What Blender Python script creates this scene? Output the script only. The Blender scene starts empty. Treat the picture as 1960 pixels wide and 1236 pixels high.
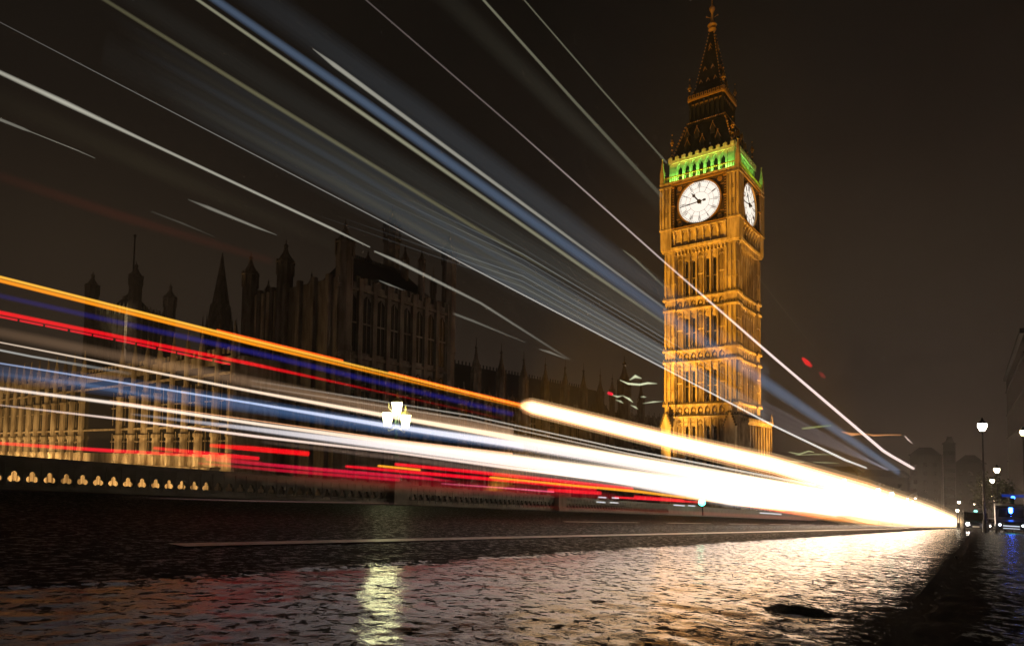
import bpy, math, random
import numpy as np
from mathutils import Matrix, Vector
random.seed(4)
S = bpy.context.scene
COL = S.collection

# ---------------------------------------------------------------- camera, sky, exposure
FPX, PPX, PPY, PITCH, ROLL = 1228.0, 980.0, 814.0, 0.0508, 0.0139      # photograph is 1960 x 1236
W0, H0 = 1960.0, 1236.0
_c, _s = math.cos(PITCH), math.sin(PITCH)
_cr, _sr = math.cos(ROLL), math.sin(ROLL)


def _ray0(px, py):
    a, b = px - PPX, -(py - PPY)
    u, v = _cr * a - _sr * b, _sr * a + _cr * b
    return (u / FPX, (_c * FPX - _s * v) / FPX, (_s * FPX + _c * v) / FPX)


_R = _ray0(1870, 1008)                       # the road's own direction
YAW = math.atan2(_R[0], _R[1])
SLOPE = _R[2] / math.hypot(_R[0], _R[1])     # the bridge falls away towards the tower
EYE = 0.45                                   # camera height over the carriageway
sy, cy = math.sin(YAW), math.cos(YAW)


def to_world(x, y, z):                       # level camera axes -> world (x along the road, y left of it)
    return Vector((x * sy + y * cy, -x * cy + y * sy, z))


cam = bpy.data.cameras.new("camera")
cam.sensor_fit = 'HORIZONTAL'
cam.sensor_width = 36.0
cam.lens = 36.0 * FPX / W0
cam.shift_x = 0.0
cam.shift_y = (PPY - H0 / 2) / W0
cam.clip_start, cam.clip_end = 0.05, 6000
camo = bpy.data.objects.new("camera", cam)
COL.objects.link(camo)
fw = to_world(0, _c, _s)
up = to_world(0, -_s, _c)
rt = to_world(1, 0, 0)
right = rt * _cr - up * -_sr * 1.0
right = rt * _cr + up * _sr
upv = up * _cr - rt * _sr
# the picture's up leans: image vector (a,b) = roll of (u,v)
M = Matrix((right, upv, -fw)).transposed().to_4x4()
camo.matrix_world = M
S.camera = camo

S.view_settings.view_transform = 'Standard'
S.view_settings.look = 'None'
S.view_settings.exposure = 0.0
S.view_settings.gamma = 1.0
S.view_settings.use_curve_mapping = False
cyc = S.cycles
cyc.use_denoising = True
cyc.denoiser = 'OPENIMAGEDENOISE'
cyc.denoising_input_passes = 'RGB_ALBEDO_NORMAL'
cyc.denoising_prefilter = 'ACCURATE'
cyc.max_bounces = 5
cyc.diffuse_bounces = 2
cyc.glossy_bounces = 3
cyc.transparent_max_bounces = 160
cyc.sample_clamp_indirect = 3.0
cyc.caustics_reflective = False
cyc.caustics_refractive = False
cyc.use_light_tree = True

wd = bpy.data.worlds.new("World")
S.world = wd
wd.use_nodes = True
nt = wd.node_tree
nt.nodes.clear()
wo = nt.nodes.new('ShaderNodeOutputWorld')
bg = nt.nodes.new('ShaderNodeBackground')
tc = nt.nodes.new('ShaderNodeTexCoord')
sx = nt.nodes.new('ShaderNodeSeparateXYZ')
rp = nt.nodes.new('ShaderNodeValToRGB')
nt.links.new(tc.outputs['Generated'], sx.inputs[0])
nt.links.new(sx.outputs['Z'], rp.inputs[0])
el = rp.color_ramp.elements
el[0].position, el[0].color = 0.0, (0.044, 0.0285, 0.0195, 1)
el[1].position, el[1].color = 0.62, (0.0046, 0.0038, 0.0031, 1)
e = el.new(0.10); e.color = (0.034, 0.0235, 0.0165, 1)
e = el.new(0.26); e.color = (0.021, 0.0148, 0.0099, 1)
e = el.new(0.42); e.color = (0.0098, 0.0074, 0.0056, 1)
nz = nt.nodes.new('ShaderNodeTexNoise'); nz.inputs['Scale'].default_value = 2.2; nz.inputs['Detail'].default_value = 3
mp = nt.nodes.new('ShaderNodeMapRange'); mp.inputs['From Min'].default_value = 0.3; mp.inputs['From Max'].default_value = 0.7; mp.inputs['To Min'].default_value = 0.66; mp.inputs['To Max'].default_value = 1.12
nt.links.new(tc.outputs['Generated'], nz.inputs['Vector'])
nt.links.new(nz.outputs[0], mp.inputs[0])
nt.links.new(rp.outputs[0], bg.inputs[0])
east = nt.nodes.new('ShaderNodeMapRange')           # sky brightened behind the camera, an added fill for palace and porch
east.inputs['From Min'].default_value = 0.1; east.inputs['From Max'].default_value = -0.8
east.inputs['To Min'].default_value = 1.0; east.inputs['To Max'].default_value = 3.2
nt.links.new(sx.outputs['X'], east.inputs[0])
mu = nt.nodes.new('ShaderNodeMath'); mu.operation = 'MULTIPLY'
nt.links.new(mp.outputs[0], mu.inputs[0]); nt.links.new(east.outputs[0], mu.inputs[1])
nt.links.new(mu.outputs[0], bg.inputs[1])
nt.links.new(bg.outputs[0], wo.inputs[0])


# ---------------------------------------------------------------- points from the survey of the photograph
def ray(px, py):
    return to_world(*_ray0(px, py))


def at_v(px, py, v):                         # on the vertical plane v metres left of the camera, along the road
    d = ray(px, py)
    return d * (v / d.y)


def at_u(px, py, u):
    d = ray(px, py)
    return d * (u / d.x)


def depth(p):
    return p.dot(fw)


def on_road(u, v, w):                        # w = height over the carriageway
    return Vector((u, v, w - EYE + SLOPE * u))


def lin(r, g, b):
    f = lambda c: ((c / 255 + 0.055) / 1.055) ** 2.4 if c > 10 else c / 255 / 12.92
    return (f(r), f(g), f(b))


# ---------------------------------------------------------------- mesh builder
class MB:
    def __init__(self):
        self.v, self.f, self.m = [], [], []

    def face(self, pts, mi=0):
        n = len(self.v)
        self.v += [tuple(p) for p in pts]
        self.f.append(tuple(range(n, n + len(pts))))
        self.m.append(mi)

    def hexa(self, p, mi=0):                 # 4 bottom, 4 top
        n = len(self.v)
        self.v += [tuple(q) for q in p]
        for q in ((3, 2, 1, 0), (4, 5, 6, 7), (0, 1, 5, 4), (1, 2, 6, 5), (2, 3, 7, 6), (3, 0, 4, 7)):
            self.f.append(tuple(n + k for k in q))
            self.m.append(mi)

    def box(self, x0, x1, y0, y1, z0, z1, mi=0, T=None):
        p = [(x0, y0, z0), (x1, y0, z0), (x1, y1, z0), (x0, y1, z0), (x0, y0, z1), (x1, y0, z1), (x1, y1, z1), (x0, y1, z1)]
        if T:
            p = [T(*q) for q in p]
        self.hexa(p, mi)

    def frustum(self, x, y, z0, z1, r0, r1, n=4, rot=None, mi=0, T=None):
        rot = math.pi / n if rot is None else rot
        k = 1 / math.cos(math.pi / n)
        a = [(x + r0 * k * math.cos(rot + 2 * math.pi * i / n), y + r0 * k * math.sin(rot + 2 * math.pi * i / n), z0) for i in range(n)]
        b = [(x + r1 * k * math.cos(rot + 2 * math.pi * i / n), y + r1 * k * math.sin(rot + 2 * math.pi * i / n), z1) for i in range(n)]
        if T:
            a = [T(*q) for q in a]; b = [T(*q) for q in b]
        m = len(self.v)
        self.v += [tuple(q) for q in a + b]
        for i in range(n):
            j = (i + 1) % n
            self.f.append((m + i, m + j, m + n + j, m + n + i)); self.m.append(mi)
        self.f.append(tuple(m + i for i in reversed(range(n)))); self.m.append(mi)
        self.f.append(tuple(m + n + i for i in range(n))); self.m.append(mi)

    def lathe(self, x, y, prof, n=10, mi=0, T=None, rot=0.0):
        m = len(self.v)
        for (r, z) in prof:
            for i in range(n):
                a = rot + 2 * math.pi * i / n
                q = (x + r * math.cos(a), y + r * math.sin(a), z)
                self.v.append(tuple(T(*q)) if T else q)
        for k in range(len(prof) - 1):
            for i in range(n):
                j = (i + 1) % n
                self.f.append((m + k * n + i, m + k * n + j, m + (k + 1) * n + j, m + (k + 1) * n + i)); self.m.append(mi)
        self.f.append(tuple(m + i for i in reversed(range(n)))); self.m.append(mi)
        self.f.append(tuple(m + (len(prof) - 1) * n + i for i in range(n))); self.m.append(mi)

    def tube(self, a, b, r0, r1=None, n=8, mi=0):
        r1 = r0 if r1 is None else r1
        a, b = Vector(a), Vector(b)
        d = (b - a).normalized()
        s = d.cross(Vector((0, 0, 1)))
        if s.length < 1e-4:
            s = Vector((1, 0, 0))
        s.normalize()
        t = s.cross(d)
        m = len(self.v)
        for p, r in ((a, r0), (b, r1)):
            for i in range(n):
                q = 2 * math.pi * i / n
                self.v.append(tuple(p + s * (r * math.cos(q)) + t * (r * math.sin(q))))
        for i in range(n):
            j = (i + 1) % n
            self.f.append((m + j, m + i, m + n + i, m + n + j)); self.m.append(mi)
        self.f.append(tuple(m + i for i in range(n))); self.m.append(mi)
        self.f.append(tuple(m + n + i for i in reversed(range(n)))); self.m.append(mi)

    def ball(self, c, r, n=8, mi=0, sz=1.0):
        prof = [(max(1e-3, r * math.sin(math.pi * k / 6)), c[2] - sz * r * math.cos(math.pi * k / 6)) for k in range(7)]
        self.lathe(c[0], c[1], prof, n, mi)

    def prism(self, poly, y0, y1, mi=0, T=None):     # poly in (x, z), extruded along y
        a = [(x, y0, z) for x, z in poly]
        b = [(x, y1, z) for x, z in poly]
        if T:
            a = [T(*q) for q in a]; b = [T(*q) for q in b]
        n = len(poly)
        m = len(self.v)
        self.v += [tuple(q) for q in a + b]
        for i in range(n):
            j = (i + 1) % n
            self.f.append((m + i, m + j, m + n + j, m + n + i)); self.m.append(mi)
        self.f.append(tuple(m + i for i in reversed(range(n)))); self.m.append(mi)
        self.f.append(tuple(m + n + i for i in range(n))); self.m.append(mi)

    def build(self, name, mats, parent=None, loc=None, smooth=False):
        me = bpy.data.meshes.new(name)
        off = Vector(loc) if loc is not None else Vector((0, 0, 0))
        me.from_pydata([(x - off.x, y - off.y, z - off.z) for x, y, z in self.v], [], self.f)
        mats = mats if isinstance(mats, (list, tuple)) else [mats]
        for q in mats:
            me.materials.append(q)
        me.polygons.foreach_set('material_index', self.m)
        if smooth:
            me.polygons.foreach_set('use_smooth', [True] * len(self.f))
        me.validate()
        me.update()
        o = bpy.data.objects.new(name, me)
        COL.objects.link(o)
        if parent is not None:
            o.parent = parent
        if loc is not None:
            o.location = off if parent is None else off
        return o


def empty(name, loc, rz=0.0, label=None, cat=None, group=None):
    o = bpy.data.objects.new(name, None)
    o.empty_display_size = 0.3
    COL.objects.link(o)
    o.location = loc
    o.rotation_euler = (0, 0, rz)
    if label:
        tag(o, label, cat, group)
    return o


def tag(o, label=None, cat=None, group=None, kind=None):
    if label: o['label'] = label
    if cat: o['category'] = cat
    if group: o['group'] = group
    if kind: o['kind'] = kind
    return o


def copy_tree(o, parent=None):
    c = o.copy()
    COL.objects.link(c)
    c.parent = parent
    for ch in [q for q in bpy.data.objects if q.parent == o]:
        copy_tree(ch, c)
    return c


# ---------------------------------------------------------------- materials
def mat(name, col, rough=0.7, metal=0.0, noise=0.25, scale=1.5, bump=0.0, bscale=8.0, spec=0.4, detail=5, stretch=(1, 1, 1)):
    m = bpy.data.materials.new(name)
    m.use_nodes = True
    t = m.node_tree
    b = t.nodes['Principled BSDF']
    b.inputs['Roughness'].default_value = rough
    b.inputs['Metallic'].default_value = metal
    b.inputs['Specular IOR Level'].default_value = spec
    c = t.nodes.new('ShaderNodeTexCoord')
    mpn = t.nodes.new('ShaderNodeMapping')
    mpn.inputs['Scale'].default_value = stretch
    t.links.new(c.outputs['Object'], mpn.inputs[0])
    n = t.nodes.new('ShaderNodeTexNoise')
    n.inputs['Scale'].default_value = scale
    n.inputs['Detail'].default_value = detail
    t.links.new(mpn.outputs[0], n.inputs['Vector'])
    r = t.nodes.new('ShaderNodeValToRGB')
    r.color_ramp.elements[0].position = 0.3
    r.color_ramp.elements[1].position = 0.72
    r.color_ramp.elements[0].color = tuple(x * (1 - noise) for x in col) + (1,)
    r.color_ramp.elements[1].color = tuple(min(1, x * (1 + noise)) for x in col) + (1,)
    t.links.new(n.outputs[0], r.inputs[0])
    t.links.new(r.outputs[0], b.inputs['Base Color'])
    if bump:
        n2 = t.nodes.new('ShaderNodeTexNoise')
        n2.inputs['Scale'].default_value = bscale
        n2.inputs['Detail'].default_value = 4
        t.links.new(mpn.outputs[0], n2.inputs['Vector'])
        bp = t.nodes.new('ShaderNodeBump')
        bp.inputs['Strength'].default_value = bump
        bp.inputs['Distance'].default_value = 0.05
        t.links.new(n2.outputs[0], bp.inputs['Height'])
        t.links.new(bp.outputs[0], b.inputs['Normal'])
    return m


def emit(name, col, strength):
    m = bpy.data.materials.new(name)
    m.use_nodes = True
    t = m.node_tree
    t.nodes.clear()
    o = t.nodes.new('ShaderNodeOutputMaterial')
    e_ = t.nodes.new('ShaderNodeEmission')
    e_.inputs[0].default_value = tuple(col) + (1,)
    e_.inputs[1].default_value = strength
    t.links.new(e_.outputs[0], o.inputs[0])
    return m


def stone(name, col, noise=0.38):
    # masonry: big weather stains, soot streaks running down, coursed blocks
    m = mat(name, col, 0.85, 0, noise, 0.55, 0.12, 2.0, 0.2, 5, (1, 1, 0.35))
    t = m.node_tree
    b = t.nodes['Principled BSDF']
    src = b.inputs['Base Color'].links[0].from_socket
    c = t.nodes.new('ShaderNodeTexCoord')
    n = t.nodes.new('ShaderNodeTexNoise'); n.inputs['Scale'].default_value = 1.6; n.inputs['Detail'].default_value = 3
    mp2 = t.nodes.new('ShaderNodeMapping'); mp2.inputs['Scale'].default_value = (1, 1, 0.22)
    t.links.new(c.outputs['Object'], mp2.inputs[0]); t.links.new(mp2.outputs[0], n.inputs['Vector'])
    r = t.nodes.new('ShaderNodeValToRGB')
    r.color_ramp.elements[0].position = 0.35; r.color_ramp.elements[0].color = (0.55, 0.5, 0.45, 1)
    r.color_ramp.elements[1].position = 0.58; r.color_ramp.elements[1].color = (1, 1, 1, 1)
    t.links.new(n.outputs[0], r.inputs[0])
    mx = t.nodes.new('ShaderNodeMix'); mx.data_type = 'RGBA'; mx.blend_type = 'MULTIPLY'; mx.inputs[0].default_value = 1.0
    t.links.new(src, mx.inputs[6]); t.links.new(r.outputs[0], mx.inputs[7])
    t.links.new(mx.outputs[2], b.inputs['Base Color'])
    return m


M_STONE = stone('tower_limestone', (0.42, 0.33, 0.2))
M_TRIM = stone('tower_trim_stone', (0.5, 0.4, 0.25), 0.25)
M_SOOT = mat('sooty_string_stone', (0.09, 0.07, 0.05), 0.9, 0, 0.4, 2.0)
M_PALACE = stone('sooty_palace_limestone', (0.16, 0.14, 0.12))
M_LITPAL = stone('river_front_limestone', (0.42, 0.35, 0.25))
M_SLATE = mat('iron_roof', (0.02, 0.02, 0.021), 0.55, 0.2, 0.3, 3.0, 0.3, 6.0)
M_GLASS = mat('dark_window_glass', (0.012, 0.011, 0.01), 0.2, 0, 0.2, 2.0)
M_GILT = mat('gilt_metal', (0.5, 0.29, 0.07), 0.42, 0.5, 0.25, 6.0)
M_FRAME = mat('dark_clock_frame', (0.05, 0.035, 0.02), 0.6, 0.2, 0.4, 4.0)
M_IRON = mat('black_iron', (0.02, 0.021, 0.02), 0.5, 0.3, 0.3, 6.0)
M_GREENIRON = mat('green_painted_iron', (0.05, 0.09, 0.055), 0.45, 0.0, 0.35, 5.0)
M_PARAPET = mat('parapet_paint', (0.055, 0.06, 0.045), 0.6, 0, 0.4, 2.5, 0.2, 20)
M_PALEST = mat('pale_belfry_stone', (0.5, 0.46, 0.36), 0.8, 0, 0.25, 2.0, 0.3, 6.0)
M_DIAL = emit('opal_dial_glass', (1.0, 0.91, 0.78), 1.15)
M_DIALRING = mat('dial_iron_bronze', (0.06, 0.028, 0.012), 0.7, 0.0, 0.2, 4.0)
M_HAND = mat('dial_hand_iron', (0.02, 0.014, 0.01), 0.8, 0.0, 0.2, 4.0)
M_FARB = mat('far_building_wall', (0.035, 0.032, 0.03), 0.9, 0, 0.3, 0.2)
M_CORNER = mat('sooty_corner_stone', (0.022, 0.02, 0.018), 0.9, 0, 0.35, 0.5)
M_WIN = emit('lit_room_window', (1.0, 0.86, 0.55), 1.2)
M_BARK = mat('bark', (0.045, 0.035, 0.025), 0.9, 0, 0.4, 3.0)
M_LEAF = mat('dark_leaves', (0.05, 0.055, 0.025), 0.8, 0, 0.5, 1.0)


# ---------------------------------------------------------------- numpy value noise for the wet road surface
_rng = np.random.RandomState(7)
_TAB = _rng.rand(256, 256).astype(np.float64)


def vnoise(x, y):
    xi, yi = np.floor(x).astype(np.int64), np.floor(y).astype(np.int64)
    fx, fy = x - xi, y - yi
    fx = fx * fx * (3 - 2 * fx); fy = fy * fy * (3 - 2 * fy)
    a = _TAB[xi & 255, yi & 255]; b = _TAB[(xi + 1) & 255, yi & 255]
    c = _TAB[xi & 255, (yi + 1) & 255]; d = _TAB[(xi + 1) & 255, (yi + 1) & 255]
    return (a * (1 - fx) + b * fx) * (1 - fy) + (c * (1 - fx) + d * fx) * fy - 0.5


def grid_mesh(name, V, nu, nv, material, extra=None, lo=-1e9, hi=1e9):
    me = bpy.data.meshes.new(name)
    idx = np.arange(nu * nv).reshape(nu, nv)
    q = np.stack([idx[:-1, :-1], idx[1:, :-1], idx[1:, 1:], idx[:-1, 1:]], -1).reshape(-1, 4)
    q = q[((V[q, 1] > lo) & (V[q, 1] < hi)).all(1)]
    if extra is not None:
        V = np.vstack([V, extra])
        n = nu * nv
        q = np.vstack([q] + [np.array([[n + 4 * k, n + 4 * k + 1, n + 4 * k + 2, n + 4 * k + 3]]) for k in range(len(extra) // 4)])
    me.vertices.add(len(V)); me.vertices.foreach_set('co', V.astype(np.float32).ravel())
    me.loops.add(q.size); me.loops.foreach_set('vertex_index', q.astype(np.int32).ravel())
    me.polygons.add(len(q))
    me.polygons.foreach_set('loop_start', np.arange(0, q.size, 4, dtype=np.int32))
    me.polygons.foreach_set('loop_total', np.full(len(q), 4, dtype=np.int32))
    me.polygons.foreach_set('use_smooth', np.ones(len(q), dtype=bool))
    me.materials.append(material)
    me.update(calc_edges=True)
    me.validate()
    o = bpy.data.objects.new(name, me)
    COL.objects.link(o)
    tag(o, kind='structure')
    return o


def wet_material(name, stops, wet, ior=1.36, bump=(0.3, 0.9), line=2.98):
    """Coarse stones stand dry and rough out of a water film.  stops: (v, share of rough stone) across the road."""
    m = bpy.data.materials.new(name)
    m.use_nodes = True
    t = m.node_tree
    N = t.nodes.new
    Lk = t.links.new
    b = t.nodes['Principled BSDF']
    b.inputs['IOR'].default_value = ior
    c = N('ShaderNodeTexCoord')
    s = N('ShaderNodeSeparateXYZ')
    Lk(c.outputs['Object'], s.inputs[0])
    # height of the stones: patches and single chippings
    na = N('ShaderNodeTexNoise'); na.inputs['Scale'].default_value = 15.0; na.inputs['Detail'].default_value = 9; na.inputs['Roughness'].default_value = 0.78
    Lk(c.outputs['Object'], na.inputs['Vector'])
    nb = N('ShaderNodeTexNoise'); nb.inputs['Scale'].default_value = 1.3; nb.inputs['Detail'].default_value = 3
    Lk(c.outputs['Object'], nb.inputs['Vector'])
    # share of stone by distance from the kerb, its edge wandering
    wv = N('ShaderNodeMath'); wv.operation = 'MULTIPLY_ADD'
    wv.inputs[1].default_value = 0.5
    sb = N('ShaderNodeMath'); sb.operation = 'SUBTRACT'; sb.inputs[1].default_value = 0.5
    Lk(nb.outputs[0], sb.inputs[0])
    Lk(sb.outputs[0], wv.inputs[0]); Lk(s.outputs['Y'], wv.inputs[2])
    lo, hi = stops[0][0], stops[-1][0]
    mr = N('ShaderNodeMapRange'); mr.inputs['From Min'].default_value = lo; mr.inputs['From Max'].default_value = hi
    Lk(wv.outputs[0], mr.inputs[0])
    r = N('ShaderNodeValToRGB')
    e = r.color_ramp.elements
    for i, (v, q) in enumerate(stops):
        p = (v - lo) / (hi - lo)
        el_ = e[0] if i == 0 else (e[len(e) - 1] if i == len(stops) - 1 else e.new(p))
        el_.color = (q, q, q, 1)
    Lk(mr.outputs[0], r.inputs[0])
    df = N('ShaderNodeMath'); df.operation = 'SUBTRACT'
    Lk(na.outputs[0], df.inputs[0]); Lk(r.outputs[0], df.inputs[1])
    mk = N('ShaderNodeMapRange'); mk.interpolation_type = 'SMOOTHSTEP'
    mk.inputs['From Min'].default_value = -0.03; mk.inputs['From Max'].default_value = 0.03
    Lk(df.outputs[0], mk.inputs[0])          # 1 = under water
    ro = N('ShaderNodeMapRange'); ro.inputs['To Min'].default_value = 0.85; Lk(mk.outputs[0], ro.inputs[0])
    # the smooth gutter strip against the coarse carriageway
    zn = N('ShaderNodeMapRange'); zn.inputs['From Min'].default_value = line; zn.inputs['From Max'].default_value = line + 0.05
    zn.inputs['To Min'].default_value = wet[0]; zn.inputs['To Max'].default_value = wet[1]
    Lk(s.outputs['Y'], zn.inputs[0]); Lk(zn.outputs[0], ro.inputs['To Max'])
    Lk(ro.outputs[0], b.inputs['Roughness'])
    sp = N('ShaderNodeMapRange'); sp.inputs['To Min'].default_value = 0.06; sp.inputs['To Max'].default_value = 0.5
    Lk(mk.outputs[0], sp.inputs[0]); Lk(sp.outputs[0], b.inputs['Specular IOR Level'])
    cr = N('ShaderNodeMix'); cr.data_type = 'RGBA'
    cr.inputs[6].default_value = (0.03, 0.028, 0.026, 1); cr.inputs[7].default_value = (0.013, 0.0125, 0.012, 1)
    Lk(mk.outputs[0], cr.inputs[0]); Lk(cr.outputs[2], b.inputs['Base Color'])
    n2 = N('ShaderNodeTexNoise'); n2.inputs['Scale'].default_value = 55; n2.inputs['Detail'].default_value = 3
    Lk(c.outputs['Object'], n2.inputs['Vector'])
    bp = N('ShaderNodeBump'); bp.inputs['Distance'].default_value = 0.004
    zb = N('ShaderNodeMapRange'); zb.inputs['From Min'].default_value = line; zb.inputs['From Max'].default_value = line + 0.05
    zb.inputs['To Min'].default_value = bump[0]; zb.inputs['To Max'].default_value = bump[1]
    Lk(s.outputs['Y'], zb.inputs[0]); Lk(zb.outputs[0], bp.inputs['Strength'])
    Lk(n2.outputs[0], bp.inputs['Height']); Lk(bp.outputs[0], b.inputs['Normal'])
    return m


M_ROAD = wet_material('wet_asphalt', [(0.0, 0.9), (0.22, 0.64), (0.5, 0.49), (1.2, 0.445), (2.85, 0.455), (3.05, 0.545), (16.0, 0.555)], (0.11, 0.34))
M_PAVE = wet_material('wet_pavement', [(-3.0, 0.42), (-0.7, 0.43), (-0.25, 0.46), (-0.02, 0.55), (0.18, 0.84), (0.4, 1.0)], (0.26, 0.26), bump=(0.9, 0.9))

# carriageway: finely rippled where the camera can see the ripples
NR, NA = 600, 720
fwd_az = math.atan2(fw.y, fw.x)
r_ = 0.9 * (75 / 0.9) ** (np.arange(NR) / (NR - 1))
a_ = fwd_az + np.radians(np.linspace(47, -47, NA))
RR, AA = np.meshgrid(r_, a_, indexing='ij')
U, V_ = RR * np.cos(AA), RR * np.sin(AA)
Vc = np.clip(V_, -0.5, 16.2)
Uc = U
g = 1 / (1 + np.exp((Vc - 2.95 - 0.06 * vnoise(U * 3, U * 0 + 3)) / 0.02))        # 1 in the gutter strip
fade = lambda wl: np.clip(1.35 - RR * 0.0078 / wl * 2.2, 0, 1)
hg = 0.0050 * vnoise(U * 2.3, Vc * 2.3) + 0.0042 * vnoise(U * 7 + 5, Vc * 7 + 9) + 0.0050 * vnoise(U * 16, Vc * 16) * fade(0.06) + 0.0095 * vnoise(U * 41, Vc * 41) * fade(0.025) + 0.0035 * vnoise(U * 90, Vc * 90) * fade(0.011)
ha = 0.009 * vnoise(U * 2.1, Vc * 2.1) + 0.010 * vnoise(U * 5.3, Vc * 5.3) + 0.0085 * vnoise(U * 12, Vc * 12) * fade(0.085) + 0.007 * vnoise(U * 27 + 3, Vc * 27) * fade(0.036) + 0.005 * vnoise(U * 60, Vc * 60) * fade(0.016)
ha = ha * (1 - 0.85 * np.exp(-((Vc - 4.345) / 0.17) ** 4))
Hh = g * hg + (1 - g) * (ha + 0.004)
Hh += 0.012 * np.exp(-((U - 3.0) ** 2) / 0.5 - ((Vc - 0.3) ** 2) / 0.04) * 0
Hh -= 0.006 * np.exp(-((Vc - 0.62) / 0.22) ** 2)
VV = np.stack([Uc, V_, -EYE + SLOPE * Uc + Hh], -1).reshape(-1, 3)
VV[:, 2] = np.where(V_.ravel() < 0.22, VV[:, 2] - 0.02, VV[:, 2])


def slope_quad(u0, u1, v0, v1, w):
    return np.array([tuple(on_road(u0, v0, w)), tuple(on_road(u1, v0, w)), tuple(on_road(u1, v1, w)), tuple(on_road(u0, v1, w))])


grid_mesh('road', VV, NR, NA, M_ROAD, np.vstack([slope_quad(-60, 260, 0.2, 16.2, -0.03)]), -0.3, 16.1)

# pavement this side, with its kerb edge
nu, nv = 420, 200
u_ = 0.7 * (70 / 0.7) ** (np.arange(nu) / (nu - 1))
v_ = 0.29 - 3.8 * (np.arange(nv) / (nv - 1)) ** 1.6
UU, VV2 = np.meshgrid(u_, v_, indexing='ij')
fd = np.clip(1.3 - UU * 0.011 / 0.03 * 1.4, 0, 1)
edge = 0.09 * vnoise(UU * 2.6, UU * 0 + 8) + 0.06 * vnoise(UU * 9, VV2 * 5 + 4) + 0.03 * vnoise(UU * 30, VV2 * 20)
hp = 0.005 * vnoise(UU * 4.1, VV2 * 4.1) + 0.007 * vnoise(UU * 12, VV2 * 12) + 0.0075 * vnoise(UU * 28, VV2 * 28) * fd + 0.006 * vnoise(UU * 62, VV2 * 62) * np.clip(fd * 1.4 - 0.4, 0, 1)
hp -= 0.10 * np.clip((VV2 - 0.16) / 0.13, 0, 1) ** 1.5 * (0.75 + 0.9 * vnoise(UU * 6, VV2 * 9))
PV = np.stack([UU, VV2 + edge * np.clip((VV2 - 0.05) / 0.2, 0, 1), -EYE + 0.075 + SLOPE * UU + hp], -1).reshape(-1, 3)
grid_mesh('pavement', PV, nu, nv, M_PAVE, np.vstack([slope_quad(-60, 260, 0.262, -3.6, 0.07), slope_quad(-60, 260, -3.4, -40, 0.05)]))
b = MB()
T = lambda u, v, w: on_road(u, v, w)
b.box(-60, 260, 0.262, 0.285, -0.2, -0.02, 0, T)
tag(b.build('kerb', M_PAVE), kind='structure')
b = MB()
b.box(-60, 120, 16.2, 20.9, -0.5, -0.10, 0, T)
b.box(-60, 120, 15.98, 16.2, -0.5, 0.03, 0, T)
tag(b.build('far_pavement', M_PAVE), kind='structure')

# painted lines (worn)
M_PAINT = mat('worn_road_paint', (0.8, 0.77, 0.7), 0.28, 0, 0.35, 14, 0.6, 60)
b = MB()


def strip(u0, u1, v0, v1, w=0.0125):
    n = max(2, int((u1 - u0) / 0.6))
    for k in range(n):
        a0, a1 = u0 + (u1 - u0) * k / n, u0 + (u1 - u0) * (k + 1) / n
        b.face([on_road(a0, v0, w), on_road(a1, v0, w), on_road(a1, v1, w), on_road(a0, v1, w)])


strip(2.2, 60, 4.23, 4.46)
for k in range(12):
    strip(12.6 + k * 6.0, 16.6 + k * 6.0, 7.55, 7.66)
tag(b.build('road_markings', M_PAINT), kind='structure')

# land, river
b = MB()
b.box(45.5, 260, 20.9, 420, -30, -9.2)
b.face([(260, -600, -21), (780, -600, -21), (780, 600, -21), (260, 600, -21)])
b.face([tuple(on_road(95, -40, -0.1)), tuple(on_road(265, -40, -0.1)), tuple(on_road(265, -600, -0.1)), tuple(on_road(95, -600, -0.1))])
b.box(95, 260, 16.2, 20.9, -40, -9.4)
tag(b.build('ground', mat('dark_ground', (0.05, 0.048, 0.042), 0.8, 0, 0.3, 0.4)), kind='structure')
m_w = mat('river_water', (0.008, 0.009, 0.009), 0.12, 0, 0.2, 1.0, 0.6, 1.2, 0.5)
b = MB()
b.face([(-90, 21.6, -13), (45.4, 21.6, -13), (45.4, 600, -13), (-90, 600, -13)])
tag(b.build('water', m_w), kind='structure')

# stones and the dark hump at the wet road edge
hump = at_v(1525, 1158, 1.0)


def road_pt(px, py, w=0.0):
    d = ray(px, py)
    k = (-EYE + w) / (d.z - SLOPE * d.x)
    return d * k


M_GRIT = mat('wet_grit', (0.02, 0.018, 0.016), 0.5, 0, 0.4, 30)
hp0 = road_pt(1528, 1166)
b = MB()
nn, kk = 40, 7
for k in range(kk + 1):
    for i in range(nn):
        a = 2 * math.pi * i / nn
        rr = (k / kk) * (1 + 0.12 * math.sin(3 * a + 1) + 0.07 * math.sin(7 * a) + 0.12 * (random.random() - 0.5) * (k / kk))
        du, dv = rr * 0.17 * math.cos(a), rr * 0.155 * math.sin(a)
        # long side lies square to the line of sight
        cs, sn = math.cos(0.0), math.sin(0.0)
        q = on_road(hp0.x + du, hp0.y + dv, -0.004 + 0.013 * (1 - (k / kk) ** 2) + 0.006 * (random.random() - 0.5))
        b.v.append(tuple(q))
for k in range(kk):
    for i in range(nn):
        j = (i + 1) % nn
        if k == 0:
            b.f.append((nn + i, nn + j, i)); b.m.append(0)
        else:
            b.f.append((k * nn + i, k * nn + j, (k + 1) * nn + j, (k + 1) * nn + i)); b.m.append(0)
o = b.build('asphalt_hump', mat('dull_tarmac', (0.018, 0.016, 0.014), 0.85, 0, 0.4, 30, 0.5, 60), smooth=True)
tag(o, 'low dark oval hump of tarmac in the shining wet gutter', 'tarmac hump')


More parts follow.
